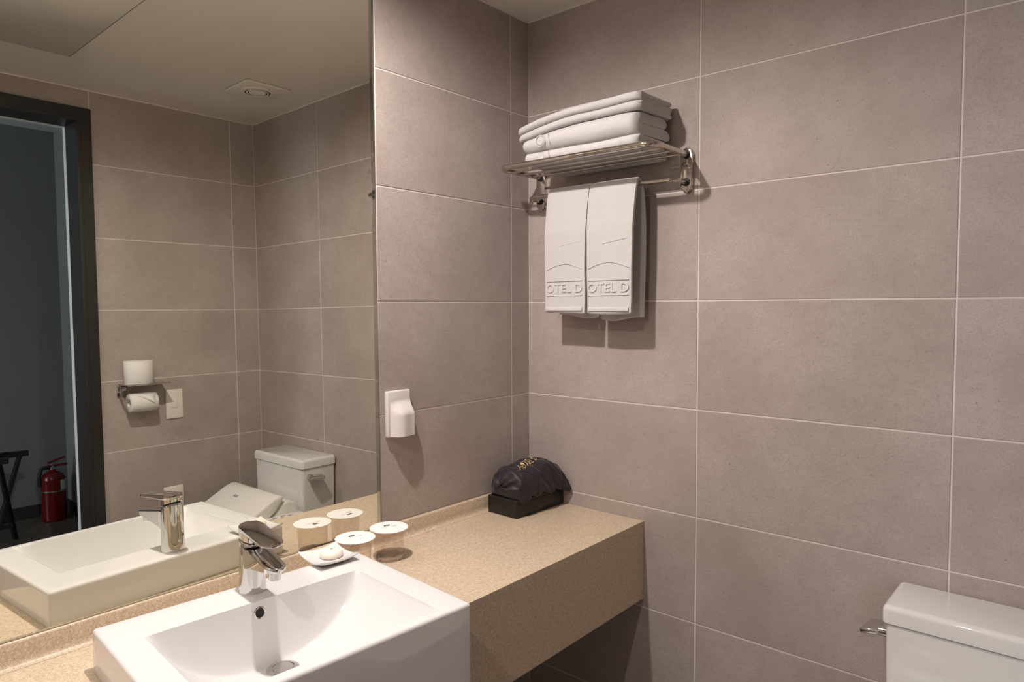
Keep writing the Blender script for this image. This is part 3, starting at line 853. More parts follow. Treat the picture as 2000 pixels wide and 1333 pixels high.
for v_ in bm.verts:
    a_, b_ = v_.co.x / WH, v_.co.y / HH
    t = 0.194 + 0.312 * a_ + 0.087 * b_; vv = 0.630 - 0.058 * a_ - 0.119 * b_
    t = min(0.97, max(0.02, t)); vv = min(0.95, max(0.05, vv))
    p = pouch(t, vv); dt = pouch(t + 0.01, vv) - pouch(t - 0.01, vv); dv = pouch(t, vv + 0.01) - pouch(t, vv - 0.01)
    nn = dv.cross(dt); nn.normalize()
    if nn.z < 0: nn = -nn
    v_.co = p + nn * 0.0028
link('gold_lettering', bm_mesh('gold_lettering', bm, False), M['gold'], pch)

# ------------------------------------------------------------------ shaver socket cover on the mirror wall
so_ = tag(empty('socket_cover', (0.0003, -0.5695, ZO - 0.302)), 'white plastic socket cover with a raised cord hood beside the mirror', 'socket')
box('base_plate', (0.0, -0.040, -0.062), (0.0135, 0.040, 0.062), M['plastic'], so_, 0.0035, 3)
NY, NZ = 26, 40
vs = []; fs = []
for j in range(NZ + 1):
    for i in range(NY + 1):
        v = j / NZ; u = i / NY
        z = 0.040 - 0.1005 * v; y = -0.030 + 0.0685 * u
        prof_v = min(1, max(0, (v - 0.02) / 0.42)); prof_v = prof_v * prof_v * (3 - 2 * prof_v)
        arch = 1.0
        cu = (u - 0.42) / 0.42
        dome = math.sqrt(max(0, 1 - min(1, abs(cu) if cu < 0 else 0) ** 2.2))
        side = 1 if cu >= 0 else dome
        ridge = 0.80 + 0.20 * math.exp(-((u - 0.42) / 0.28) ** 2)
        d = 0.0136 + 0.026 * prof_v * side * ridge * (1 if u < 0.97 else (1 - (u - 0.97) / 0.03 * 0.25))
        round_top = max(0, 1 - ((v) / 0.16)) 
        vs.append((d, y, z))
for j in range(NZ):
    for i in range(NY):
        a = j * (NY + 1) + i; fs.append((a, a + 1, a + NY + 2, a + NY + 1))
base = len(vs)
per = list(range(NY + 1)) + [j * (NY + 1) + NY for j in range(1, NZ + 1)] + [NZ * (NY + 1) + i for i in range(NY - 1, -1, -1)] + [j * (NY + 1) for j in range(NZ - 1, 0, -1)]
for k in per: vs.append((0.0130, vs[k][1], vs[k][2]))
for k in range(len(per)):
    k2 = (k + 1) % len(per); fs.append((per[k], base + k, base + k2, per[k2]))
bm = bmesh.new(); bm.from_mesh(mesh('cord_hood', vs, fs)); me = bm_mesh('cord_hood', bm); auto_smooth(me, 55)
link('cord_hood', me, M['plastic'], so_)

# ------------------------------------------------------------------ towel rack
ZR = ZO + 0.400
tr = tag(empty('towel_rack', (0, 0, ZR)), 'polished steel wall towel rack with shelf rods and lower bar', 'rack')
for x in (0.0605, 0.5695):
    o = empty  # bracket: rounded upright plate on the wall
    bm = bmesh.new()
    ol = rrect(x - 0.0170, x + 0.0170, -0.1020, 0.0180, 0.0160, 6)
    lo = [bm.verts.new((a, -0.0004, b)) for a, b in ol]; hi = [bm.verts.new((a, -0.0125, b)) for a, b in ol]
    nn = len(ol)
    ff = bm.faces.new(hi); bm.faces.new(list(reversed(lo)))
    for k in range(nn): bm.faces.new((lo[k], lo[(k + 1) % nn], hi[(k + 1) % nn], hi[k]))
    bmesh.ops.bevel(bm, geom=list(ff.edges), offset=0.003, segments=3, profile=0.5, affect='EDGES')
    me = bm_mesh('bracket', bm); auto_smooth(me, 40)
    br = link('bracket', me, M['satin_steel'], tr)
    for z in (0.0, -0.0755):
        tube('collar', [(x, -0.0120, z), (x, -0.0165, z)], 0.0115, M['black'], br, 24)
    tube('set_screw', [(x, -0.006, -0.102), (x, -0.006, -0.1065)], 0.003, M['satin_steel'], br, 10)
RF = -0.205
tube('shelf_frame', arc_path([(0.0605, -0.0130, 0.0), (0.0540, RF + 0.001, 0.001), (0.5790, RF - 0.009, -0.005), (0.5695, -0.0130, 0.0)], 0.030, 10), 0.0082, M['satin_steel'], tr, 18)
for y in (-0.060, -0.108, -0.156):
    tube('shelf_rod', [(0.0605 - (y / RF) * 0.006, y, -0.0055), (0.5695 + (y / RF) * 0.007, y, -0.0085)], 0.0033, M['satin_steel'], tr, 10)
tube('towel_bar', arc_path([(0.0605, -0.0130, -0.0755), (0.0600, -0.076, -0.0745), (0.5700, -0.076, -0.0745), (0.5695, -0.0130, -0.0755)], 0.026, 10), 0.0068, M['satin_steel'], tr, 16)

# ------------------------------------------------------------------ folded bath towels on the rack
def offset_poly(path, t):
    """closed outline of a strip of thickness t along a 2-d path"""
    P = [Vector(p) for p in path]; L_, R_ = [], []
    for i, p in enumerate(P):
        if i == 0: d = P[1] - P[0]
        elif i == len(P) - 1: d = P[-1] - P[-2]
        else: d = (P[i + 1] - P[i]).normalized() + (P[i] - P[i - 1]).normalized()
        d.normalize(); nrm = Vector((-d.y, d.x))
        L_.append(p + nrm * t / 2); R_.append(p - nrm * t / 2)
    d = (P[-1] - P[-2]).normalized(); n_ = Vector((-d.y, d.x)); end = []
    for k in range(1, 4):
        a = PI * k / 4; end.append(P[-1] + n_ * t / 2 * math.cos(a) + d * t / 2 * math.sin(a))
    d0 = (P[0] - P[1]).normalized(); n0 = Vector((-d0.y, d0.x)); st = []
    for k in range(1, 4):
        a = PI * k / 4; st.append(P[0] + n0 * t / 2 * math.cos(a) + d0 * t / 2 * math.sin(a))
    return L_ + end + list(reversed(R_)) + st

def serpentine(yf, yb, z0, layers, t, first_front=True, front_var=None):
    """zig-zag path of a folded towel in the (y, z) plane, from the bottom layer up"""
    pts = []; y_in = yf + t / 2 + 0.001; y_out = yb - t / 2 - 0.001
    front = first_front
    for k in range(layers):
        z = z0 + t / 2 + k * t
        a, b = (y_out, y_in + t / 2) if front else (y_in + t / 2, y_out - t / 2)
        fvar = (front_var[k] if front_var else 0)
        if front: b += fvar
        else: a += fvar
        nseg = 6
        for q in range(nseg + 1):
            pts.append((a + (b - a) * q / nseg, z))
        if k < layers - 1:
            s = -1 if front else 1
            c = (b, z + t / 2)
            for q in range(1, 6):
                an = -PI / 2 + PI * q / 6
                pts.append((c[0] + s * (t / 2) * math.cos(an) * 1.0, c[1] + (t / 2) * math.sin(an)))
        front = not front
    return pts

def folded_towel(name, label, x0, x1, yf, yb, z0, layers, t, droop, squash, back_drop, seed, first_front=True, fv=None, skew=0.0, gap=0.97):
    r = tag(empty(name, ((x0 + x1) / 2, (yf + yb) / 2, z0)), label, 'towel', 'folded bath towels on the rack')
    out = offset_poly(serpentine(yf, yb, 0.0, layers, t, first_front, fv), t * gap)
    NX = 34; vs = []; fs = []; n = len(out)
    top = layers * t
    for i in range(NX + 1):
        f = i / NX
        for k, p in enumerate(out):
            e = min(f, 1 - f); rd = 1 - min(1, e / 0.035)
            zc = (math.floor(p.y / t) + 0.5) * t
            zz = p.y * squash(f)
            g = zz / top
            yb_f = (p.x - yf) / (yb - yf)
            x = x0 + (x1 - x0) * f + skew * yb_f
            ns = noise.noise(Vector((x * 9 + seed, p.x * 8, seed + zz * 10))) * 0.0030 * (0.3 + g)
            ns2 = noise.noise(Vector((x * 40 + seed, p.x * 30, seed + zz * 55))) * 0.0009
            z = zz + droop(f) + ns + ns2 - back_drop * max(0, (yb_f - 0.78) / 0.22) * (1 - g)
            y = p.x + noise.noise(Vector((x * 10, seed * 2.0, zz * 45))) * 0.0035
            y += rd * rd * 0.009 * (1 if p.x < (yf + yb) / 2 else -1)
            x += noise.noise(Vector((p.x * 25, zz * 60, seed + (3 if f > .5 else 7)))) * 0.0035 * (1 if e < 0.02 else 0)
            vs.append((x - (x0 + x1) / 2, y - (yf + yb) / 2, z))
    for i in range(NX):
        for k in range(n):
            a = i * n + k; b = i * n + (k + 1) % n; fs.append((a, b, b + n, a + n))
    fs.append(tuple(range(n))); fs.append(tuple(NX * n + k for k in range(n))[::-1])
    bm = bmesh.new(); bm.from_mesh(mesh('folded_cloth', vs, fs))
    bmesh.ops.triangulate(bm, faces=[f_ for f_ in bm.faces if len(f_.verts) > 4])
    me = bm_mesh('folded_cloth', bm); auto_smooth(me, 62)
    link('folded_cloth', me, M['terry'], r)
    return r
ZR0 = ZR - 0.0018
def ease(f): return max(0.0, 1 - f / 0.62) ** 2
d_low = lambda f: 0.001; q_low = lambda f: 1.0
d_mid = lambda f: 0.0005; q_mid = lambda f: 1 - 0.40 * ease(f)
d_top = lambda f: 0.0005 - 0.0248 * ease(f); q_top = lambda f: 1 - 0.10 * ease(f)
t_low = folded_towel('bath_towel', 'white folded bath towel, lowest of the stack resting on the steel rack', 0.138, 0.520, -0.194, -0.018, ZR0, 2, 0.0175, d_low, q_low, 0.017, 1.3)
t_mid = folded_towel('bath_towel', 'thick white folded bath towel with embossed disc, middle of the stack', 0.130, 0.512, -0.197, -0.014, ZR0 + 0.0375, 2, 0.0300, d_mid, q_mid, 0.0, 4.1, skew=0.012)
t_top = folded_towel('bath_towel', 'white folded bath towel with drooping left end, topmost of the stack', 0.112, 0.524, -0.196, -0.012, ZR0 + 0.0990, 4, 0.0110, d_top, q_top, 0.0, 8.6, fv=[0.006, 0.006, 0, 0], skew=0.006)
# embossed discs and lines on the fronts of the two lower towels
def ring_relief(parent, x, y, z, r, w, tilt=0.0):
    o = lathe('embossed_ring', [(r - w, -0.001), (r - w * 0.8, 0.0010), (r - w * 0.2, 0.0010), (r, -0.001)], M['terry'], parent, 30, cap0=False, cap1=False)
    l = parent.location
    o.location = (x - l.x, y - l.y, z - l.z); o.rotation_euler = (PI / 2 + tilt, 0, 0); return o
ring_relief(t_mid, 0.205, -0.1966, ZR0 + 0.0625, 0.0125, 0.0125)
ring_relief(t_mid, 0.205, -0.1960, ZR0 + 0.0625, 0.0180, 0.0035)
ring_relief(t_low, 0.205, -0.1945, ZR0 + 0.0175, 0.0125, 0.0125)
for tw, xx, zz in ((t_mid, 0.236, 0.0630), (t_low, 0.236, 0.0175)):
    h_ = 0.017 if tw is t_mid else 0.011
    l = tw.location
    tube('embossed_line', [(xx - 0.004 - l.x, -0.1955 - l.y, ZR0 + zz + h_ - l.z), (xx - l.x, -0.1966 - l.y, ZR0 + zz - l.z), (xx + 0.001 - l.x, -0.1955 - l.y, ZR0 + zz - h_ - l.z)], 0.0011, M['terry'], tw, 8)

# ------------------------------------------------------------------ hand towels on the lower bar
BZ = ZR - 0.0745; BY = -0.076
def hand_towel(x0, x1, zf, zb, label, seed, lean):
    r = tag(empty('hand_towel', ((x0 + x1) / 2, BY, BZ)), label, 'towel', 'hand towels on the bar')
    t = 0.0125; rb = 0.0072 + t / 2
    path = []
    yfr, ybk = BY - 0.030, BY + 0.030
    nseg = 26
    for k in range(nseg + 1):
        f = k / nseg; z = zf + (BZ - 0.004 - zf) * f
        g = min(1, (BZ - z) / 0.12); path.append((BY - rb - (0.020 * g ** 0.6 if g > 0 else 0), z))
    for k in range(1, 8):
        a = PI * k / 8; path.append((BY - rb * math.cos(a), BZ + rb * math.sin(a) * 0.95))
    for k in range(nseg + 1):
        f = k / nseg; z = BZ - 0.004 + (zb - BZ + 0.004) * f
        g = min(1, (BZ - z) / 0.12); path.append((BY + rb + (0.024 * g ** 0.6 if g > 0 else 0), z))
    out = offset_poly(path, t); n = len(out); NX = 16; vs = []; fs = []
    for i in range(NX + 1):
        f = i / NX; e = min(f, 1 - f) * (x1 - x0); q = min(1, e / 0.0045); rd = math.sqrt(max(0, 1 - (1 - q) ** 2))
        for k, p in enumerate(out):
            m = None
            # pinch the outline towards the strip's mid path near the side folds
            if k < len(path): c = path[k]
            elif k < len(path) + 3: c = path[-1]
            elif k < 2 * len(path) + 3: c = path[2 * len(path) + 2 - k]
            else: c = path[0]
            c = Vector(c); pp = c + (p - c) * (0.70 + 0.30 * rd)
            x = x0 + (x1 - x0) * f
            back = 1 if pp.x > BY else 0
            below = max(0, (BZ - pp.y))
            x += lean * below * (0.5 - f) * (1.0) + noise.noise(Vector((pp.y * 9, seed, back * 3.0))) * 0.0022
            y = pp.x + noise.noise(Vector((x * 12 + seed, pp.y * 6, back * 5.0))) * (0.0035 if back else 0.0012) * min(1, below / 0.1)
            z = pp.y + (0.006 * math.sin(f * PI * 1.6 + seed) * min(1, below / 0.3) ** 2 if back else 0.0022 * math.sin(f * 3 + seed) * min(1, below / 0.3) ** 2)
            vs.append((x - (x0 + x1) / 2, y - BY, z - BZ))
    for i in range(NX):
        for k in range(n):
            a = i * n + k; b = i * n + (k + 1) % n; fs.append((a, b, b + n, a + n))
    fs.append(tuple(range(n))); fs.append(tuple(NX * n + k for k in range(n))[::-1])
    bm = bmesh.new(); bm.from_mesh(mesh('cloth', vs, fs))
    bmesh.ops.triangulate(bm, faces=[f_ for f_ in bm.faces if len(f_.verts) > 4])
    me = bm_mesh('cloth', bm); auto_smooth(me, 65); link('cloth', me, M['terry'], r)
    cx = (x0 + x1) / 2; yy = BY - rb - 0.020 - t / 2 - 0.0008
    loc = lambda x, y, z: (x - cx, y - BY, z - BZ)
    wd_ = (x1 - x0) / 2 - 0.010
    # hem band at the lower edge
    box('hem_band', loc(cx - wd_, yy - 0.0030, zf + 0.002), loc(cx + wd_, yy + 0.004, zf + 0.0125), M['weave'], r, 0.0012, 2)
    # flat woven band borders, arc and raised lettering above it
    tube('border_line', [loc(cx - wd_, yy - 0.0004, zf + 0.0900), loc(cx + wd_, yy - 0.0004, zf + 0.0905)], 0.0015, M['weave'], r, 8)
    tube('border_line', [loc(cx - wd_, yy - 0.0004, zf + 0.0470), loc(cx + wd_, yy - 0.0004, zf + 0.0475)], 0.0013, M['weave'], r, 8)
    tube('embossed_arc', [loc(cx - wd_ + 2 * wd_ * k / 14, yy - 0.0002, zf + 0.116 + 0.024 * math.sin(PI * (0.10 + 0.80 * k / 14))) for k in range(15)], 0.0010, M['weave'], r, 8)
    tube('embossed_line', [loc(cx - wd_ * 0.3, yy + 0.0002, zf + 0.193), loc(cx + wd_ * 0.9, yy + 0.0002, zf + 0.205)], 0.0008, M['weave'], r, 8)
    tm = text_mesh('OTEL D', 0.0375, 0.0012, 1.0)
    xs_ = [v.co.x for v in tm.vertices]; a, b = min(xs_), max(xs_); k = 2 * wd_ / (b - a)
    for v in tm.vertices: v.co.x = (v.co.x - (a + b) / 2) * k
    o = link('embossed_lettering', tm, M['weave'], r); o.rotation_euler = (PI / 2, 0, 0)
    o.location = loc(cx, yy - 0.0006, zf + 0.0560)
    return r
hand_towel(0.1560, 0.3062, ZO - 0.030, ZO - 0.040, 'white hand towel on the rack bar, the one nearer the mirror wall', 1.0, 0.01)
hand_towel(0.3068, 0.4620, ZO - 0.031, ZO - 0.047, 'white hand towel on the rack bar, the one farther from the mirror wall', 3.4, 0.03)

# ------------------------------------------------------------------ toilet with washlet seat
XL, XR, YT = 1.110, 1.508, -0.176
TZ1, TZ0 = ZO - 0.645, ZO - 0.687
XM = (XL + XR) / 2
tl = tag(empty('toilet', (XM, 0, 0)), 'white one-piece toilet with a square cistern and bidet seat against the tiled wall', 'toilet')
# cistern tapers slightly towards its foot
bm = bmesh.new(); rings = []
for z, dx, dy in ((0.30, 0.028, 0.000), (0.42, 0.016, 0.000), (0.55, 0.006, 0.0), (TZ0 - 0.002, 0.0035, 0.0)):
    rings.append([bm.verts.new((x - XM, y, z)) for x, y in rrect(XL + 0.002 + dx, XR - 0.002 - dx, YT + 0.003, -0.004, 0.016, 5)])
for a, b in zip(rings[:-1], rings[1:]):
    for k in range(len(a)): bm.faces.new((a[k], a[(k + 1) % len(a)], b[(k + 1) % len(b)], b[k]))
bm.faces.new(list(reversed(rings[0]))); bm.faces.new(rings[-1])
me = bm_mesh('cistern', bm); auto_smooth(me, 40); cist = link('cistern', me, M['toilet'], tl)
bm = bmesh.new()
ol = rrect(XL - XM, XR - XM, YT - 0.001, -0.003, 0.014, 5)
bm_prism(bm, ol, TZ0 + 0.001, lambda x, y: TZ1 - 0.004 * ((x) / 0.2) ** 2, 0.0)
tf = [f for f in bm.faces if f.normal.z > 0.9 or len(f.verts) > 8]
bm.normal_update()
es = [e for f in bm.faces if len(f.verts) > 8 for e in f.edges if all(v.co.z > TZ0 + 0.01 for v in e.verts)]
bmesh.ops.bevel(bm, geom=es, offset=0.011, segments=4, profile=0.5, affect='EDGES')
me = bm_mesh('cistern_lid', bm); auto_smooth(me, 40); link('cistern_lid', me, M['toilet'], tl)
# flush lever on the side that faces the mirror
lv_ = empty; 
tube('lever_boss', [(XL - XM + 0.004, -0.138, ZO - 0.722), (XL - XM - 0.012, -0.138, ZO - 0.722)], [0.012, 0.0105], M['chrome'], tl, 20)
bm = bmesh.new()
vsl = []
for x, hz in ((-0.010, 0.0115), (-0.024, 0.0105), (-0.034, 0.0085)):
    pass
bm_box(bm, (XL - XM - 0.047, -0.156, ZO - 0.7310), (XL - XM - 0.0100, -0.086, ZO - 0.7170), 0.0050, 3)
for v in bm.verts:
    f = (v.co.y + 0.156) / 0.070
    v.co.x += 0.007 * f * f
    v.co.z += -0.002 * f + 0.30 * (v.co.x - XL + XM + 0.03) * 0.5
me = bm_mesh('flush_lever', bm); auto_smooth(me, 40); link('flush_lever', me, M['chrome'], tl)
# skirted pan
def pan_ring(z, w, yf, yb, flat=0.5, n=36):
    out = []
    for k in range(n):
        a = 2 * PI * k / n; c, s = math.cos(a), math.sin(a)
        if s >= 0: y = yb + 0 * s if s > flat else yb - (yb - (yf + yb) / 2) * (1 - s / flat)
        else: y = (yf + yb) / 2 + ((yf + yb) / 2 - yf) * s
        x = w * (abs(c) ** 0.75) * (1 if c > 0 else -1)
        if s >= 0: x = w * (1 if abs(c) > 0.75 else abs(c) / 0.75) * (1 if c > 0 else -1)
        out.append((x, y, z))
    return out
bm = bmesh.new(); rings = []
for z, w, yf in ((0.0, 0.12, -0.58), (0.02, 0.122, -0.585), (0.18, 0.13, -0.60), (0.30, 0.165, -0.655), (0.375, 0.183, -0.685), (0.395, 0.184, -0.688)):
    rings.append([bm.verts.new(p) for p in pan_ring(z, w, yf, -0.02)])
for a, b in zip(rings[:-1], rings[1:]):
    for k in range(len(a)): bm.faces.new((a[k], a[(k + 1) % len(a)], b[(k + 1) % len(b)], b[k]))
bm.faces.new(list(reversed(rings[0]))); bm.faces.new(rings[-1])
me = bm_mesh('pan', bm); auto_smooth(me, 45); link('pan', me, M['toilet'], tl)
# washlet: rear housing, sloping cover, side control panel
def sweep_x(name, prof, x0, x1, mt, parent, bev=0.008):
    bm = bmesh.new()
    lo = [bm.verts.new((x0, y, z)) for y, z in prof]; hi = [bm.verts.new((x1, y, z)) for y, z in prof]
    f0 = bm.faces.new(lo); f1 = bm.faces.new(list(reversed(hi)))
    n = len(prof)
    for k in range(n): bm.faces.new((lo[k], hi[k], hi[(k + 1) % n], lo[(k + 1) % n]))
    bmesh.ops.recalc_face_normals(bm, faces=bm.faces)
    if bev > 0: bmesh.ops.bevel(bm, geom=list(f0.edges) + list(f1.edges), offset=bev, segments=3, profile=0.5, affect='EDGES')
    me = bm_mesh(name, bm); auto_smooth(me, 45); return link(name, me, mt, parent)
ZS = ZO - 0.775
cov = [(-0.262, ZS - 0.010), (-0.272, ZS - 0.002), (-0.288, ZS), (-0.315, ZS - 0.010), (-0.40, ZS - 0.056), (-0.50, ZS - 0.102), (-0.60, ZS - 0.132), (-0.675, ZS - 0.150), (-0.690, ZS - 0.162), (-0.682, ZS - 0.172),
       (-0.60, ZS - 0.160), (-0.44, ZS - 0.125), (-0.345, ZS - 0.095), (-0.300, ZS - 0.066), (-0.268, ZS - 0.028)]
sweep_x('seat_cover', cov, -0.200, 0.200, M['seat_plastic'], tl, 0.012)
hou = [(-0.185, 0.405), (-0.185, ZS - 0.080), (-0.205, ZS - 0.045), (-0.232, ZS - 0.030), (-0.262, ZS - 0.036), (-0.298, ZS - 0.072), (-0.345, ZS - 0.101), (-0.39, 0.450), (-0.39, 0.405)]
sweep_x('washlet_housing', hou, -0.192, 0.192, M['seat_plastic'], tl, 0.010)
bm = bmesh.new()
bm_prism(bm, [(0.185 * math.cos(2 * PI * k / 40), -0.47 + 0.215 * math.sin(2 * PI * k / 40)) for k in range(40)], 0.398, 0.425, 0.006)
me = bm_mesh('seat_ring', bm); auto_smooth(me, 45); link('seat_ring', me, M['seat_plastic'], tl)
pn = box('control_panel', (-0.262, -0.375, 0.428), (-0.194, -0.190, ZS - 0.078), M['seat_plastic'], tl, 0.012, 3)
for i, (px, py, sz) in enumerate(((-0.245, -0.345, 0.010), (-0.228, -0.325, 0.010), (-0.245, -0.298, 0.008), (-0.224, -0.285, 0.010), (-0.238, -0.262, 0.009))):
    box('button', (px - sz / 2, py - sz, ZS - 0.0782), (px + sz / 2, py + sz, ZS - 0.0765), M['print_grey'], pn, 0.0008, 1)
bm = bmesh.new()
for k in range(3): bm_box(bm, (-0.014 + 0.011 * k, -0.006, 0.0), (-0.005 + 0.011 * k, 0.006, 0.0008))
mk = link('cover_mark', bm_mesh('cover_mark', bm), M['print_grey'], tl)
mk.location = (0.045, -0.345, ZS - 0.0262); mk.rotation_euler = (math.radians(28), 0, 0)

# ------------------------------------------------------------------ paper holder and rolls on the door wall
ph = tag(empty('paper_holder', (W, -0.567, ZO - 0.318)), 'chrome toilet paper holder with a flat shelf beside the door', 'holder')
box('shelf', (-0.112, -0.088, -0.001), (-0.0006, 0.088, 0.001), M['chrome'], ph, 0.0006, 1)
tube('shelf_lip', [(-0.112, -0.088, 0.0005), (-0.112, 0.088, 0.0005)], 0.0035, M['chrome'], ph, 12)
box('wall_plate', (-0.004, -0.092, -0.058), (-0.0006, -0.056, -0.0015), M['chrome'], ph, 0.001, 1)
for z in (-0.016, -0.044): tube('screw', [(-0.0045, -0.074, z), (-0.0075, -0.074, z)], [0.0065, 0.004], M['chrome'], ph, 14)
tube('spindle', arc_path([(-0.006, -0.081, -0.056), (-0.062, -0.081, -0.062), (-0.062, 0.055, -0.064)], 0.012, 6), 0.0042, M['chrome'], ph, 12)
def paper_roll(r_, h, n=48, core=0.019):
    bm = bmesh.new()
    bm_lathe(bm, [(core, 0.0), (r_ - 0.002, 0.0), (r_, 0.002), (r_ + 0.0005, h / 2), (r_, h - 0.002), (r_ - 0.002, h), (core, h)], n, cap0=False, cap1=False)
    k = len(bm.verts) - n; bm.verts.ensure_lookup_table()
    for q in range(n): bm.faces.new((bm.verts[k + q], bm.verts[k + (q + 1) % n], bm.verts[(q + 1) % n], bm.verts[q]))
    me = bm_mesh('paper', bm); auto_smooth(me, 50); return me
r1 = tag(empty('paper_roll', (W - 0.062, -0.592, ZO - 0.318 + 0.0014)), 'fresh toilet paper roll standing upright on the chrome shelf', 'toilet paper')
link('paper', paper_roll(0.057, 0.1000), M['paper'], r1)
lathe('core', [(0.0185, 0.0008), (0.0185, 0.0992), (0.0172, 0.0992), (0.0172, 0.0008)], M['card'], r1, 28, cap0=False, cap1=False)
r2 = tag(empty('paper_roll', (W - 0.062, -0.635, ZO - 0.318 - 0.0790)), 'toilet paper roll hanging under the shelf, end folded to a point', 'toilet paper')
o = link('paper', paper_roll(0.0400, 0.1080), M['paper'], r2); o.rotation_euler = (-PI / 2, 0, 0)
o = lathe('core', [(0.0185, 0.0008), (0.0185, 0.1072), (0.0172, 0.1072), (0.0172, 0.0008)], M['card'], r2, 28, cap0=False, cap1=False); o.rotation_euler = (-PI / 2, 0, 0)
bm = bmesh.new(); NF = 12          # folded point lying on the front of the roll
top, bot = [], []
rowsv = []
for j in range(NF + 1):
    f = j / NF; a = math.radians(118 + 66 * f); half = 0.048 * (1 - f) + 0.0008
    rr = 0.0412 + 0.004 * f
    cy_ = 0.058 + 0.030 * f
    rowsv.append([bm.verts.new((rr * math.cos(a) , cy_ + s_ * half * (1.0 if s_ < 0 else 1 - f * 0.6), rr * math.sin(a))) for s_ in (-1, 0, 1)])
for A, B in zip(rowsv[:-1], rowsv[1:]):
    for k in range(2): bm.faces.new((A[k], A[k + 1], B[k + 1], B[k]))
me = bm_mesh('folded_end', bm); o = link('folded_end', me, M['card'], r2, True)
md = o.modifiers.new('thickness', 'SOLIDIFY'); md.thickness = 0.0016; md.offset = 0

# ------------------------------------------------------------------ wall plates
sw = tag(empty('call_switch', (W - 0.0004, -0.4235, ZO - 0.4260)), 'ivory wall switch plate beside the toilet paper holder', 'switch')
box('plate', (-0.008, -0.0375, -0.0660), (0, 0.0375, 0.0660), M['plate'], sw, 0.003, 3)
box('rocker', (-0.0105, -0.014, -0.018), (-0.0078, 0.014, 0.018), M['plate'], sw, 0.0009, 2)
tube('indicator', [(-0.0104, -0.007, 0.011), (-0.0111, -0.007, 0.011)], 0.0016, M['print_grey'], sw, 10)
so2 = tag(empty('wall_outlet', (W - 0.0004, -0.4400, ZO - 0.862)), 'ivory wall outlet plate low on the tiles behind the toilet side', 'outlet')
box('plate', (-0.009, -0.0420, -0.0620), (0, 0.0420, 0.0620), M['plate'], so2, 0.003, 3)
box('socket_face', (-0.0112, -0.026, -0.030), (-0.0088, 0.026, 0.030), M['plate'], so2, 0.001, 2)
for s in (-1, 1): tube('pin_hole', [(-0.0111, s * 0.0095, 0), (-0.0116, s * 0.0095, 0)], 0.0028, M['black'], so2, 12)

# ------------------------------------------------------------------ ceiling vent
vt = tag(empty('ceiling_vent', (1.2370, -0.2570, CEIL)), 'square off-white ceiling extractor vent with round grille', 'vent')
box('cover_plate', (-0.098, -0.098, -0.009), (0.098, 0.098, -0.0004), M['vent'], vt, 0.004, 2)
lathe('outer_ring', [(0.050, -0.0092), (0.051, -0.0150), (0.056, -0.0162), (0.063, -0.0140), (0.0655, -0.0092)], M['vent'], vt, 48, cap0=False, cap1=False)
lathe('slot_shade_disc', [(0.0, -0.0126), (0.0505, -0.0126), (0.0505, -0.0091), (0.0, -0.0091)], M['black'], vt, 40, cap0=False, cap1=False)  # black disc and the next two rings paint in the shade between grille rings
lathe('slot_shade', [(0.0497, -0.0094), (0.0497, -0.0150), (0.0492, -0.0150), (0.0492, -0.0094)], M['black'], vt, 48, cap0=False, cap1=False)
lathe('slot_shade', [(0.0383, -0.0098), (0.0383, -0.0156), (0.0379, -0.0156), (0.0379, -0.0098)], M['black'], vt, 48, cap0=False, cap1=False)
lathe('grille_ring', [(0.0385, -0.0096), (0.0385, -0.0155), (0.041, -0.0168), (0.0455, -0.0160), (0.0460, -0.0096)], M['vent'], vt, 48, cap0=False, cap1=False)
lathe('center_disc', [(0.0, -0.0190), (0.024, -0.0185), (0.0335, -0.0165), (0.0345, -0.0140), (0.0345, -0.0096), (0.0, -0.0096)], M['vent'], vt, 48, cap0=False, cap1=False)

# ------------------------------------------------------------------ fire extinguisher in the hall
fe = tag(empty('fire_extinguisher', (3.83, -0.3480, 0)), 'red fire extinguisher standing on the hall floor beyond the doorway', 'extinguisher')
lathe('cylinder', [(0.0, 0.004), (0.062, 0.004), (0.067, 0.0), (0.070, 0.004), (0.0712, 0.014), (0.0712, 0.262), (0.069, 0.284), (0.060, 0.304), (0.044, 0.318), (0.026, 0.326), (0.018, 0.332), (0.018, 0.338), (0.0, 0.338)], M['red'], fe, 40, cap0=False, cap1=False, deg=50)
lathe('valve', [(0.0, 0.3385), (0.017, 0.3385), (0.0175, 0.352), (0.013, 0.358), (0.013, 0.376), (0.0, 0.376)], M['brass'], fe, 20, cap0=False, cap1=False)
bm = bmesh.new(); bm_box(bm, (-0.012, -0.030, 0.356), (0.012, 0.085, 0.368), 0.002, 1)
for v in bm.verts: v.co.z += 0.10 * max(0, v.co.y) ** 1.0 * 0.12
link('carry_handle', bm_mesh('carry_handle', bm), M['red'], fe)
bm = bmesh.new(); bm_box(bm, (-0.011, -0.026, 0.378), (0.011, 0.075, 0.389), 0.002, 1)
for v in bm.verts: v.co.z += 0.30 * max(0, v.co.y + .02)
link('squeeze_lever', bm_mesh('squeeze_lever', bm), M['red'], fe)
tube('hose', arc_path([(0, -0.014, 0.350), (0.0, -0.062, 0.358), (-0.006, -0.080, 0.300), (-0.004, -0.074, 0.235)], 0.022, 8), 0.0115, M['rubber'], fe, 12)
bm = bmesh.new()
for k in range(7):
    pass
vs = []; fs = []
for k in range(9):
    a = math.radians(34 + k * 7.0); vs += [(-0.0718 * math.sin(a - 0.35), 0.0718 * math.cos(a - 0.35) , 0.205), (-0.0718 * math.sin(a - 0.35), 0.0718 * math.cos(a - 0.35), 0.272)]
for k in range(8): fs.append((2 * k, 2 * k + 1, 2 * k + 3, 2 * k + 2))
link('label_sticker', mesh('label_sticker', vs, fs), M['sticker'], fe)
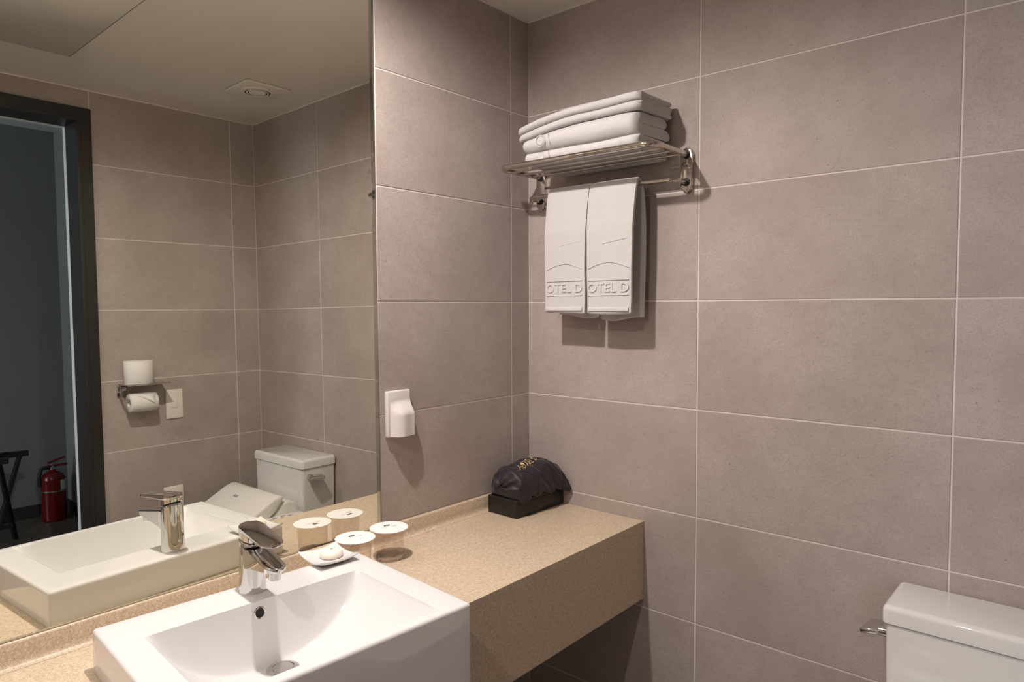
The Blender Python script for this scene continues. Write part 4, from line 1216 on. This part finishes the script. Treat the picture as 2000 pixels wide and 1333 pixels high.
lathe('band', [(0.0714, 0.196), (0.0722, 0.197), (0.0722, 0.203), (0.0714, 0.204)], M['brass'], fe, 40, cap0=False, cap1=False)

# ------------------------------------------------------------------ folding luggage rack in the hall
lr = tag(empty('luggage_rack', (3.45, -0.66, 0)), 'black wooden folding luggage rack with crossed legs in the hall', 'luggage rack')
def bar(name, a, b, w, d, mt):
    a, b = Vector(a), Vector(b); ax = (b - a).normalized()
    ref = Vector((0.3, 0.95, 0)); s = ax.cross(ref).normalized(); q = ax.cross(s).normalized()
    vs = []
    for p in (a, b):
        for i, j in ((-1, -1), (1, -1), (1, 1), (-1, 1)): vs.append(p + s * (i * w / 2) + q * (j * d / 2))
    bm = bmesh.new(); bm.from_mesh(mesh(name, vs, [(3, 2, 1, 0), (4, 5, 6, 7)] + [(k, (k + 1) % 4, 4 + (k + 1) % 4, 4 + k) for k in range(4)]))
    bmesh.ops.bevel(bm, geom=list(bm.edges), offset=0.003, segments=1, affect='EDGES')
    return link(name, bm_mesh(name, bm), mt, lr)
OFF = Vector((0.06, -0.52, 0))
for k in (0, 1):
    o_ = OFF * k
    bar('leg', Vector((0.150, 0.080, 0.500)) + o_, Vector((-0.150, -0.150, 0.002)) + o_, 0.034, 0.020, M['rack_wood'])
    bar('leg', Vector((-0.150, -0.066, 0.520)) + o_ + Vector((0, -0.024, 0)), Vector((0.110, 0.056, 0.002)) + o_ + Vector((0, -0.024, 0)), 0.034, 0.020, M['rack_wood'])
d_ = OFF.normalized()
bar('top_rail', Vector((0.150, 0.080, 0.510)) - d_ * 0.045, Vector((0.150, 0.080, 0.510)) + OFF + d_ * 0.045, 0.034, 0.026, M['rack_wood'])
bar('top_rail', Vector((-0.150, -0.090, 0.530)) - d_ * 0.045, Vector((-0.150, -0.090, 0.530)) + OFF + d_ * 0.045, 0.034, 0.026, M['rack_wood'])
bar('stretcher', Vector((-0.075, -0.020, 0.13)), Vector((-0.075, -0.020, 0.13)) + OFF, 0.022, 0.022, M['rack_wood'])
bar('stretcher', Vector((0.075, -0.010, 0.13)), Vector((0.075, -0.010, 0.13)) + OFF, 0.022, 0.022, M['rack_wood'])
for k in (0.15, 0.5, 0.85):
    c_ = OFF * k
    bar('strap', Vector((0.150, 0.080, 0.529)) + c_, Vector((-0.150, -0.090, 0.549)) + c_, 0.004, 0.05, M['strap'])
